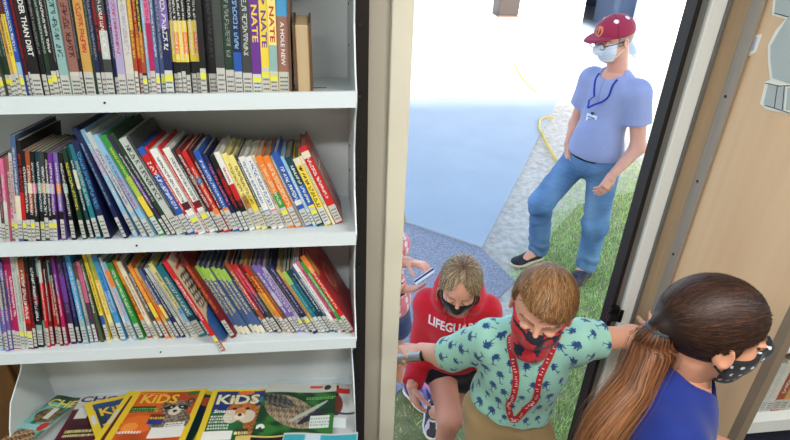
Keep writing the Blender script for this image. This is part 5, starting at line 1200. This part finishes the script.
# ------------------------------------------------------------------ girl in the red lifeguard hoodie
def scalp_region(zf=.26, back=-.30, sl=.9, x0_=.10, yf=.10, ez=.02):
    def reg(L):
        x, y, z = L[:, 0], L[:, 1], L[:, 2]
        front = z > zf-sl*np.clip(np.abs(x)-x0_, 0, 1)
        side = z > back+1.15*np.clip(y+.02, 0, 1)
        ok = np.where(y > yf, front, side); ear = (np.abs(x) > .30) & (z < ez) & (y > -.13)
        return ok & ~ear
    return reg
def guard_girl():
    root = empty('person', (.5, 1.7, GROUND), 'girl in red hoodie and black mask climbing in behind the boy', 'person')
    Hf = nrm([-.26, -.84, -.30]); H = Head((.487, 1.615, .436), frame(Hf, nrm([.06, 0, 1])), .200, True)
    F = nrm([-.30, -.95, 0]); Rt = nrm(np.cross(F, UP)); Lf = -Rt; RT = frame(F)
    neck = np.array([.51, 1.70, .335]); ch = np.array([.515, 1.71, .20]); wa = np.array([.515, 1.74, .06]); hp = np.array([.52, 1.76, -.03])
    shR = ch+Rt*.112+UP*.06; shL = ch+Lf*.112+UP*.065
    elR = at(420, 362, Y=1.74); wrR = at(412, 386, Y=1.62); elL = ch+Lf*.16-UP*.14; wrL = elL+np.array([-.03, -.10, -.12])
    kR = at(450, 419, Y=1.52); aR = np.array([.455, 1.53, -.42]); kL = np.array([.545, 1.74, -.38]); aL = at(433, 413, Y=2.02)
    skin = (218, 158, 134)
    torso = UN(.05, ell(ch, (.12, .09, .13), RT), ell(wa, (.105, .085, .12), RT), ell(hp, (.12, .10, .09), RT), cone(shR, shL, .045), cone(ch+UP*.07, neck, .05, .042))
    fs = [torso, cone(shR, elR, .042, .034), cone(elR, wrR, .034, .023), cone(shL, elL, .042, .034), cone(elL, wrL, .034, .023),
          cone(hp+Rt*.055, kR, .070, .048), cone(kR, aR, .047, .030), cone(hp+Lf*.06, kL, .070, .046), cone(kL, aL, .046, .028), cone(aR, aR+F*.09-UP*.04, .028, .022)]
    body = UN(.025, *fs); lo, hi = bounds([shR, shL, elR, wrR, elL, wrL, kR, kL, aR, aL, neck], .11)
    S = .14; fR = hand(wrR, nrm([.12, -.35, -.8]), nrm([.8, .3, 0]), S, (.3, .4, .3), side=1); fL = hand(wrL, nrm([0, -.3, -.9]), nrm([-.8, .1, 0]), S, (.4, .5, .3), side=-1)
    v, q = join([surf(body, lo, hi, .007), H.mesh(neck, .043, .0034), handmesh(fR, wrR, S, .003), handmesh(fL, wrL, S, .0036)])
    c = skin_colour(v, skin, 4); c = H.paint(v, c, (150, 112, 80)); mesh_obj('body', v, q, SKIN, root, smooth=True, col=c)
    # hoodie
    aRd, aLd = nrm(wrR-elR), nrm(wrL-elL)
    sh = UN(.05, ell(ch, (.130, .108, .14), RT), ell(wa, (.126, .11, .13), RT), ell(hp+UP*.03, (.130, .118, .10), RT), cone(shR, shL, .055), cone(ch+UP*.06, neck-UP*.02, .085, .07))
    sh = INT(sh, plane(hp+UP*.0, -UP+Rt*.12), .01)
    sh = UN(.03, sh, INT(UN(.03, cone(shR, elR, .055, .050), cone(elR, wrR, .050, .040)), plane(wrR-aRd*.01, aRd)), INT(UN(.03, cone(shL, elL, .062, .056), cone(elL, wrL, .056, .044)), plane(wrL-aLd*.01, aLd)))
    hood = UN(.03, ell(neck+UP*.01-F*.03, (.10, .09, .05), RT), ell(neck-UP*.01+F*.03+Rt*.055, (.042, .055, .04), RT), ell(neck-UP*.01+F*.03+Lf*.055, (.042, .055, .04), RT), ell(neck+UP*.035-F*.07, (.085, .045, .05), RT))
    sh = UN(.02, sh, hood); sh = SUB(sh, UN(.02, cone(neck-UP*.015+F*.03, neck+UP*.12+F*.05, .062, .085)), .012)
    def pt(v, c):
        L = (v-neck)@RT; m = (np.hypot(L[:, 0], L[:, 1]-.03) < .068) & (L[:, 2] > -.035) & (L[:, 2] < .05); c[m] = rgb(150, 140, 140)*np.ones(3); return c
    lo, hi = bounds([shR, shL, elR, wrR, elL, wrL, neck, hp], .17)
    P = cloth_obj('hoodie', sh, lo, hi, .0042, (200, 22, 40), root, amp=.006, freq=20, seed=21, paint=pt)
    T = bvh(P); o_ = ch+F*.1+UP*.045
    wrap_text('chest_lettering', 'LIFEGUARD', o_, -Rt if False else Lf, UP, .040, T, (236, 226, 226), P, width=.205)
    wrap_text('small_lettering', 'LOCAL', ch+F*.1-UP*.13+Lf*.01, Lf, UP, .022, T, (236, 226, 226), P, bend=lambda x: .012-x*x*4, width=.11)
    for sg in (1, -1):
        b = MB(); a_ = neck+F*.075+Lf*sg*.035-UP*.02; hit = lambda p: (lambda h: np.array(h[0])+F*.003 if h[0] is not None else p)(T.ray_cast(Vector(p+F*.15), Vector(-F), .3))
        b.tube([hit(a_), hit(a_-UP*.03), hit(a_-UP*.055)], .0022, 6); b.obj('drawstring', cmat(214, 60, 70), P)
    # shorts
    so = UN(.03, ell(hp-UP*.0, (.135, .115, .09), RT), cone(hp+Rt*.058, hp+Rt*.058+(kR-hp-Rt*.055)*.28, .086, .080), cone(hp+Lf*.06, hp+Lf*.06+(kL-hp)*.28, .086, .08)); lo, hi = bounds([hp], .22)
    cloth_obj('shorts', INT(so, plane(hp+UP*.05, UP)), lo, hi, .0045, (24, 22, 28), root, amp=.003, freq=28, seed=6)
    h_ = np.array([.46, 1.575, -.488]); shoe('sneaker', h_, h_+F*.2, .2, ((206, 208, 214), (240, 240, 240), (120, 124, 140), (230, 230, 230)), root)
    h_ = at(430, 402, Y=2.09); t_ = at(431, 434, Y=1.90); sx = nrm(t_-h_)*.205; shoe('sneaker', h_-UP*.02, h_-UP*.02+sx, .2, ((60, 60, 70), (230, 230, 235), (200, 200, 210), (226, 226, 230)), root, up=nrm([0.1, -.5, .8]))
    # mask
    mk = INT(INT(OFF(UN(.03, H.base(), H.cone((0, .37, .0), (0, .43, -.10), .05, .08)), .005), lambda Q: (H.loc(Q)[:, 2]+.06+.12*np.abs(H.loc(Q)[:, 0]))*H.h), lambda Q: (.02-H.loc(Q)[:, 1]+.0)*H.h)
    lo, hi = bounds([H.c], .17); K = cloth_obj('face_mask', mk, lo, hi, .003, (22, 20, 24), root)
    for e in (1, -1):
        b = MB(); b.tube(cat([H.w((e*.275, .08, -.14)), H.w((e*.325, -.02, -.10)), H.w((e*.36, -.11, .0))], 8), .002, 6); b.obj('ear_loop', cmat(24, 24, 28), K)
    # hair: centre parting, drawn back
    reg = scalp_region(.485, -.36, 1.15, .0, -.02)
    cap = INT(OFF(H.ell((0, -.05, .14), (.36, .45, .385)), .003), lambda Q: np.where(reg(H.loc(Q)), -.004, .02))
    def hp_(v, c):
        L = H.loc(v); m = (np.abs(L[:, 0]) < .03) & (L[:, 2] > .2); c[m] = rgb(84, 60, 44); return c
    HR = cloth_obj('hair', cap, lo, hi, .004, (142, 108, 76), root, m=HAIR, paint=hp_)
    sides = []
    for sg in (1, -1):
        st, cl, wd = cap_strands(H, (0, -.05, .14), (.372, .462, .398), (sg*.05, .05, .9), lambda L: reg(L) & (L[:, 0]*sg > -.01), 4200, .9, 2.2, (104, 74, 50), (236, 208, 160), seed=3+sg, lift=(.0, .07), width=.0015, jit=.14)
        ribbon(st, wd, cl, 'hair_strands', HR)
    # side locks framing the face and the low ponytail
    rs = np.random.RandomState(9); st = []; cl = []
    for sg in (1, -1):
        for i in range(260):
            a = rs.rand(); b0 = H.w((sg*(.18+.14*a), .30-.15*a, .24-.1*a)); b1 = H.w((sg*(.35+.02*a), .10+.05*rs.rand(), .0)); b2 = H.w((sg*(.36+.04*rs.rand()), -.02+.12*rs.rand(), -.22)); b3 = H.w((sg*(.32+.06*rs.rand()), -.08+.18*rs.rand(), -.40-.14*rs.rand()))
            p = cat([b0, b1, b2, b3], 10); st.append((p, np.tile(H.R@np.array([sg, .3, 0]), (10, 1)))); t = np.linspace(0, 1, 10)[:, None]; cl.append((np.array(rgb(120, 86, 58))*(1-t)+np.array(rgb(216, 184, 136))*t)*rs.uniform(.7, 1.2))
    for i in range(500):
        a = rs.rand()*6.28; r_ = .05*math.sqrt(rs.rand()); o = np.array([math.cos(a)*r_, math.sin(a)*r_*.6, 0])
        p = cat([H.w((0, -.46, -.06))+o*.5, H.w((0, -.62, -.15))+o, H.w((0, -.62, -.45))+o, H.w((0, -.52, -.85))+o*.7], 10); st.append((p, np.tile(-H.R[:, 1], (10, 1)))); cl.append(np.tile(np.array(rgb(176, 140, 98))*rs.uniform(.7, 1.2), (10, 1)))
    ribbon(st, [.0016]*len(st), np.clip(cl, 0, 1), 'loose_locks', HR)
guard_girl()

# ------------------------------------------------------------------ girl with the long ponytail (nearest)
def pony_girl():
    root = empty('person', (.64, .64, 0), 'girl in blue shirt with a long brown ponytail and dotted black mask', 'person')
    F = nrm([.86, -.50, 0]); Hf = nrm([.96, -.20, -.03]); H = Head((.674, .690, 1.007), frame(Hf, nrm([.0, .05, 1])), .193, True)
    Rt = nrm(np.cross(F, UP)); Lf = -Rt; RT = frame(F)
    neck = np.array([.652, .700, .900]); ch = np.array([.636, .695, .788]); wa = np.array([.61, .69, .60]); hp = np.array([.60, .68, .48])
    shR = ch+Rt*.118+UP*.065; shL = ch+Lf*.118+UP*.065
    elR = shR+np.array([.0, -.05, -.19]); wrR = elR+np.array([.10, -.08, -.12]); elL = shL+np.array([.06, .03, -.18]); wrL = elL+np.array([.10, -.04, -.08])
    kR = hp+Rt*.06-UP*.23+F*.02; kL = hp+Lf*.06-UP*.23+F*.05; aR = kR-UP*.20-F*.02; aL = kL-UP*.20+F*.01
    skin = (200, 146, 118)
    torso = UN(.05, ell(ch, (.105, .078, .12), RT), ell(wa, (.095, .078, .12), RT), ell(hp, (.105, .088, .085), RT), cone(shR, shL, .04), cone(ch+UP*.07, neck, .05, .043))
    fs = [torso, cone(shR, elR, .037, .030), cone(elR, wrR, .031, .021), cone(shL, elL, .037, .03), cone(elL, wrL, .031, .021)]
    for h_, k_, a_ in ((hp+Rt*.055, kR, aR), (hp+Lf*.055, kL, aL)): fs += [cone(h_, k_, .06, .042), cone(k_, a_, .042, .028), cone(a_, a_+F*.06-UP*.02, .026, .02)]
    body = UN(.025, *fs); lo, hi = bounds([shR, shL, elR, wrR, elL, wrL, aR, aL, neck], .12)
    S = .13; fR = hand(wrR, nrm([.7, -.3, -.5]), nrm([0, .5, -.6]), S, (.3, .4, .3), side=-1); fL = hand(wrL, nrm([.8, -.3, -.2]), nrm([0, -.3, -.8]), S, side=1)
    v, q = join([surf(body, lo, hi, .0065), H.mesh(neck, .044, .0022), handmesh(fR, wrR, S, .003), handmesh(fL, wrL, S, .003)])
    c = skin_colour(v, skin, 6); c = H.paint(v, c, (60, 38, 28)); mesh_obj('body', v, q, SKIN, root, smooth=True, col=c)
    sR = shR+(elR-shR)*.62; sL = shL+(elL-shL)*.62
    sh = UN(.05, ell(ch, (.122, .098, .13), RT), ell(wa, (.122, .105, .14), RT), ell(hp+UP*.02, (.130, .112, .11), RT), cone(shR, shL, .052), cone(ch+UP*.08, neck-UP*.008, .072, .053))
    sh = INT(sh, plane(hp-UP*.01, -UP), .01); sh = UN(.03, sh, INT(cone(shR, sR, .055, .056), plane(sR-UP*.01, sR-shR)), INT(cone(shL, sL, .055, .056), plane(sL-UP*.01, sL-shL)))
    sh = SUB(sh, cone(neck-UP*.012+F*.015, neck+UP*.1+F*.03, .052, .062), .006)
    def pt(v, c):
        d = np.abs(cone(neck-UP*.012+F*.015, neck+UP*.1+F*.03, .052, .062)(v)); c[d < .009] = rgb(24, 36, 110); return c
    lo, hi = bounds([shR, shL, sR, sL, neck, hp], .17)
    P = cloth_obj('blue_shirt', sh, lo, hi, .003, (20, 40, 116), root, amp=.005, freq=22, seed=31, paint=pt)
    T = bvh(P)
    nn = nrm(F+Rt*.75); uu = np.cross(UP, nn)
    wrap_text('chest_lettering', 'IN', ch+nn*.1+UP*.01+uu*.02, uu, UP, .036, T, (206, 60, 104), P, width=.10)
    wrap_text('lower_lettering', 'UAN', ch+nn*.1-UP*.045, uu, UP, .036, T, (190, 40, 60), P, width=.14)
    lg = UN(.03, ell(hp-UP*.01, (.112, .095, .09), RT), *[UN(.02, cone(h_, k_, .066, .048), cone(k_, a_, .048, .034)) for h_, k_, a_ in ((hp+Rt*.055, kR, aR), (hp+Lf*.055, kL, aL))]); lo, hi = bounds([hp, aR, aL], .13)
    cloth_obj('leggings', INT(lg, plane(hp+UP*.05, UP)), lo, hi, .006, (34, 36, 60), root)
    for a_ in (aR, aL):
        he = np.array([a_[0], a_[1], .012])-F*.035; shoe('sneaker', he, he+F*.175, .18, ((200, 90, 130), (240, 240, 240), (230, 180, 200), (236, 236, 236)), root)
    # dotted mask
    mk = INT(INT(OFF(UN(.03, H.base(), H.cone((0, .38, -.02), (0, .45, -.12), .06, .09)), .006), lambda Q: (H.loc(Q)[:, 2]-.0+.34*np.abs(H.loc(Q)[:, 0]))*H.h), lambda Q: (.05-H.loc(Q)[:, 1])*H.h)
    mk = INT(mk, lambda Q: (-.50-H.loc(Q)[:, 2]+.35*np.clip(.3-H.loc(Q)[:, 1], 0, 1))*H.h)
    def mp(v, c):
        L = H.loc(v); g = .10; th = np.arctan2(L[:, 0], L[:, 1])*.42; z = L[:, 2]; r_ = np.floor(z/g); a = th/g+(r_ % 2)*.5; d = np.hypot((a-np.floor(a)-.5)*g, (z/g-r_-.5)*g); c[d < .016] = rgb(200, 204, 210); return c
    lo, hi = bounds([H.c], .17); K = cloth_obj('face_mask', mk, lo, hi, .002, (20, 20, 24), root, paint=mp)
    for e in (1, -1):
        for (z0, z1) in ((-.12, .05), (-.33, -.12)):
            b = MB(); b.tube(cat([H.w((e*.25, .12, z0)), H.w((e*.31, .05, z0*.7+z1*.3)), H.w((e*.36, -.10, z1))], 10), .0022, 6); b.obj('ear_loop', cmat(22, 22, 26), K)
    # hair drawn back tight to the tie
    tie_l = np.array([.07, -.50, .03]); tie = H.w(tie_l)
    reg = scalp_region(.31, -.30, ez=-.05)
    cap = INT(OFF(UN(.03, H.ell((0, -.05, .14), (.358, .45, .39)), H.cone((.02, -.34, .06), tie_l, .19, .08)), .003), lambda Q: np.where(reg(H.loc(Q)) | (H.loc(Q)[:, 1] < -.4), -.004, .02))
    HR = cloth_obj('hair', cap, lo-.04, hi+.04, .0032, (34, 21, 16), root, m=HAIR)
    st, cl, wd = cap_strands(H, (0, -.05, .14), (.366, .458, .398), (.07, -.48, -.06), reg, 12000, .12, 2.75, (34, 20, 15), (92, 56, 36), seed=5, lift=(.0, .045), width=.0011, K=12, jit=.035, wob=.012)
    ribbon(st, wd, cl, 'hair_strands', HR)
    e_ax = nrm(at(656, 345, Y=.695)-tie); b = MB(); rr = [tie+e_ax*.006+(nrm(np.cross(e_ax, UP))*math.cos(t)+nrm(np.cross(e_ax, np.cross(e_ax, UP)))*math.sin(t))*.0215 for t in np.linspace(0, 2*math.pi, 22)]
    for k in (-.004, .004): b.tube([p+e_ax*k for p in rr], .0042, 8, cap=False)
    b.obj('hair_tie', cmat(52, 62, 70), HR)
    # the long tail
    ctrl = cat([tie-e_ax*.01, tie+e_ax*.012, at(656, 345, Y=.695), at(638, 380, Y=.67), at(614, 418, Y=.64), at(594, 465, Y=.62), at(577, 520, Y=.61)], 30)
    rad = np.interp(np.linspace(0, 1, 30), [0, .06, .15, .35, .7, .9, 1], [.013, .017, .032, .052, .062, .055, .03])
    rs = np.random.RandomState(12); st = []; cl = []; wd = []
    T_ = np.gradient(ctrl, axis=0); T_ /= np.linalg.norm(T_, axis=1)[:, None]; N1 = np.cross(T_, [0.3, -.8, -.4]); N1 /= np.linalg.norm(N1, axis=1)[:, None]; N2 = np.cross(T_, N1)
    t = np.linspace(0, 1, 30)
    cols_t = [np.interp(t, [0, .12, .4, 1], [a_, b_, c_, d_]) for a_, b_, c_, d_ in zip(rgb(58, 34, 22), rgb(90, 54, 32), rgb(124, 78, 48), rgb(156, 108, 70))]
    cols_t = np.stack(cols_t, 1)
    for i in range(5200):
        a = rs.rand()*2*math.pi; r_ = math.sqrt(rs.rand())*(1.0 if rs.rand() < .88 else 1.4); clump = rs.randint(0, 26); rc = np.random.RandomState(100+clump); ca = rc.rand()*6.28; cr = math.sqrt(rc.rand())*.75
        mix = np.clip(t*1.1, 0, .72); x = (1-mix)*r_*math.cos(a)+mix*(cr*math.cos(ca)+.32*r_*math.cos(a)); y = (1-mix)*r_*math.sin(a)+mix*(cr*math.sin(ca)+.32*r_*math.sin(a))
        w1 = .06*np.sin(t*(14+rc.rand()*5)+ca)*t+.05*np.sin(t*(24+rs.rand()*8)+a)*t; w2 = .06*np.cos(t*(12+rc.rand()*5)+ca)*t
        end = rs.uniform(.72, 1.0); k = t*end; kk = lambda arr: np.stack([np.interp(k, t, arr[:, j]) for j in range(3)], 1)
        C_ = kk(ctrl); R_ = np.interp(k, t, rad); A1 = kk(N1); A2 = kk(N2)
        p = C_+A1*((x+w1)*R_)[:, None]+A2*((y+w2)*R_*.75)[:, None]; nn = A1*(x)[:, None]+A2*(y)[:, None]+1e-4; nn /= np.linalg.norm(nn, axis=1)[:, None]
        st.append((p, nn)); cl.append(kk(cols_t)*rs.uniform(.4, 1.45)*np.array([1, rs.uniform(.94, 1.04), rs.uniform(.88, 1.05)])); wd.append(.0013*rs.uniform(.7, 1.3))
    ribbon(st, wd, np.clip(cl, 0, 1), 'ponytail', HR)
    # fine loose hairs at the nape and temples
    st = []; cl = []
    for i in range(90):
        a = rs.uniform(-1, 1); b0 = H.w((a*.22, -.40+.1*abs(a), -.20)); b1 = b0+H.R@np.array([a*.01, -.008, -.02]); b2 = b1+np.array([rs.normal()*.012, rs.normal()*.01, -.03*rs.rand()]); p = cat([b0, b1, b2], 6)
        st.append((p, np.tile(-H.R[:, 1], (6, 1)))); cl.append(np.tile(rgb(70, 44, 30), (6, 1)))
    ribbon(st, [.0008]*len(st), np.clip(cl, 0, 1), 'stray_hairs', HR)
pony_girl()

# ------------------------------------------------------------------ child half hidden by the left jamb
def side_child():
    root = empty('person', (.30, 2.15, GROUND), 'blond child in pink shirt half hidden behind the left jamb', 'person')
    F = nrm([.55, -.83, 0]); RT = frame(F); Rt = RT[:, 0]; Lf = -Rt
    H = Head((.275, 2.20, .375), frame(nrm([.62, -.5, -.5])), .21, True)
    neck = np.array([.255, 2.26, .24]); ch = np.array([.255, 2.26, .10]); wa = np.array([.27, 2.23, -.03]); hp = np.array([.29, 2.23, -.13])
    shR = ch+Rt*.13+UP*.07; shL = ch+Lf*.13+UP*.07
    wrL = at(408, 262, Y=2.05); elL = at(396, 262, Y=2.26); wrR = at(400, 289, Y=1.95); elR = at(386, 300, Y=2.1)
    kR = np.array([.26, 2.12, -.42]); kL = np.array([.36, 2.22, -.42]); aR = np.array([.325, 2.17, -.66]); aL = np.array([.40, 2.27, -.66])
    skin = (220, 162, 138)
    torso = UN(.05, ell(ch, (.12, .09, .13), RT), ell(wa, (.105, .085, .12), RT), ell(hp, (.12, .10, .09), RT), cone(shR, shL, .045), cone(ch+UP*.07, neck, .05, .042))
    fs = [torso, cone(shR, elR, .04, .032), cone(elR, wrR, .033, .024), cone(shL, elL, .04, .032), cone(elL, wrL, .033, .024), cone(hp+Rt*.055, kR, .068, .045), cone(kR, aR, .045, .03), cone(hp+Lf*.055, kL, .068, .045), cone(kL, aL, .045, .03)]
    body = UN(.025, *fs); lo, hi = bounds([shR, shL, elR, wrR, elL, wrL, kR, kL, aR, aL, neck], .12)
    S = .15; dL = nrm(at(430, 266, Y=1.98)-wrL); dR = nrm(at(424, 289, Y=1.88)-wrR)
    fL = hand(wrL, dL, nrm([-.1, -.3, -.9]), S, (.3, .5, .4), side=-1); fR = hand(wrR, dR, nrm([0, .3, .9]), S, (.15, .25, .2), side=1)
    v, q = join([surf(body, lo, hi, .008), H.mesh(neck, .043, .004), handmesh(fL, wrL, S, .003), handmesh(fR, wrR, S, .003)])
    c = skin_colour(v, skin, 14); c = H.paint(v, c, (170, 130, 90)); mesh_obj('body', v, q, SKIN, root, smooth=True, col=c)
    sh = UN(.05, ell(ch, (.145, .11, .135), RT), ell(wa, (.14, .115, .14), RT), ell(hp+UP*.03, (.145, .125, .10), RT), cone(shR, shL, .056), cone(ch+UP*.07, neck-UP*.02, .075, .055))
    sh = INT(sh, plane(hp, -UP)); sR = shR+(elR-shR)*.6; sL = shL+(elL-shL)*.6
    sh = UN(.03, sh, INT(cone(shR, sR, .058, .056), plane(sR-nrm(elR-shR)*.01, elR-shR)), INT(cone(shL, sL, .058, .056), plane(sL-nrm(elL-shL)*.01, elL-shL)))
    def pt(v, c): n = sine_noise(v, 70, 3); c[n > .28] = rgb(236, 228, 226); return c
    lo, hi = bounds([shR, shL, sR, sL, neck, hp], .17); cloth_obj('pink_shirt', sh, lo, hi, .005, (232, 130, 134), root, amp=.005, freq=20, seed=41, paint=pt)
    so = UN(.03, ell(hp, (.135, .115, .09), RT), cone(hp+Rt*.055, hp+Rt*.05+(kR-hp)*.5, .085, .08), cone(hp+Lf*.055, hp+Lf*.05+(kL-hp)*.5, .085, .08)); lo, hi = bounds([hp], .3); cloth_obj('shorts', so, lo, hi, .007, (70, 80, 120), root)
    for a_, he, to in ((aR, at(405, 388, Z=-.735), at(427, 410, Z=-.735)), (aL, at(414, 380, Z=-.735), at(433, 398, Z=-.735))):
        shoe('sneaker', he, he+nrm(to-he)*.205, .2, ((176, 160, 206), (236, 120, 170), (70, 66, 110), (236, 234, 240)), root)
    d = nrm(wrR-elR); b = MB(); c0 = wrR-d*.012; e1 = nrm(np.cross(d, UP)); e2 = np.cross(d, e1)
    b.tube([c0-d*.014, c0-d*.012, c0+d*.012, c0+d*.014], [.027, .030, .030, .027], 20); b.obj('wristwatch', cmat(26, 28, 34), root, smooth=True)
    reg = scalp_region(.28, -.45); cap = INT(OFF(H.ell((0, -.05, .12), (.37, .46, .40)), .006), lambda Q: np.where(reg(H.loc(Q)), -.004, .02)); lo, hi = bounds([H.c], .17)
    HR = cloth_obj('hair', cap, lo, hi, .005, (206, 170, 112), root, m=HAIR)
    st, cl, wd = cap_strands(H, (0, -.05, .13), (.385, .475, .41), (0, -.05, .9), reg, 2500, .9, 2.7, (190, 150, 96), (236, 208, 152), seed=15, lift=(.0, .05), width=.002)
    ribbon(st, wd, cl, 'hair_strands', HR)
    # library card held between the hands
    a = at(416, 285, Y=1.90); b1 = at(432, 274, Y=1.90); u = nrm(b1-a); w = nrm(np.cross(u, nrm([0, .75, .65]))); w = nrm([0.0, .8, .3]-u*(np.array([0.0, .8, .3])@u)); n_ = np.cross(u, w)
    b = MB(); L_ = np.linalg.norm(b1-a)+.015
    b.hexa([a, a+u*L_, a+u*L_+w*.026, a+w*.026]+[p+n_*.0012 for p in (a, a+u*L_, a+u*L_+w*.026, a+w*.026)]); o = b.obj('card', cmat(232, 234, 238, rough=.3)); tag(o, 'white and dark striped card held between the hands at the left jamb', 'card')
    b = MB(); s0 = a+w*.012-n_*.0004; b.hexa([s0, s0+u*L_, s0+u*L_+w*.01, s0+w*.01]+[p+n_*.0020 for p in (s0, s0+u*L_, s0+u*L_+w*.01, s0+w*.01)]); b.obj('dark_stripe', cmat(50, 40, 70), o)
side_child()
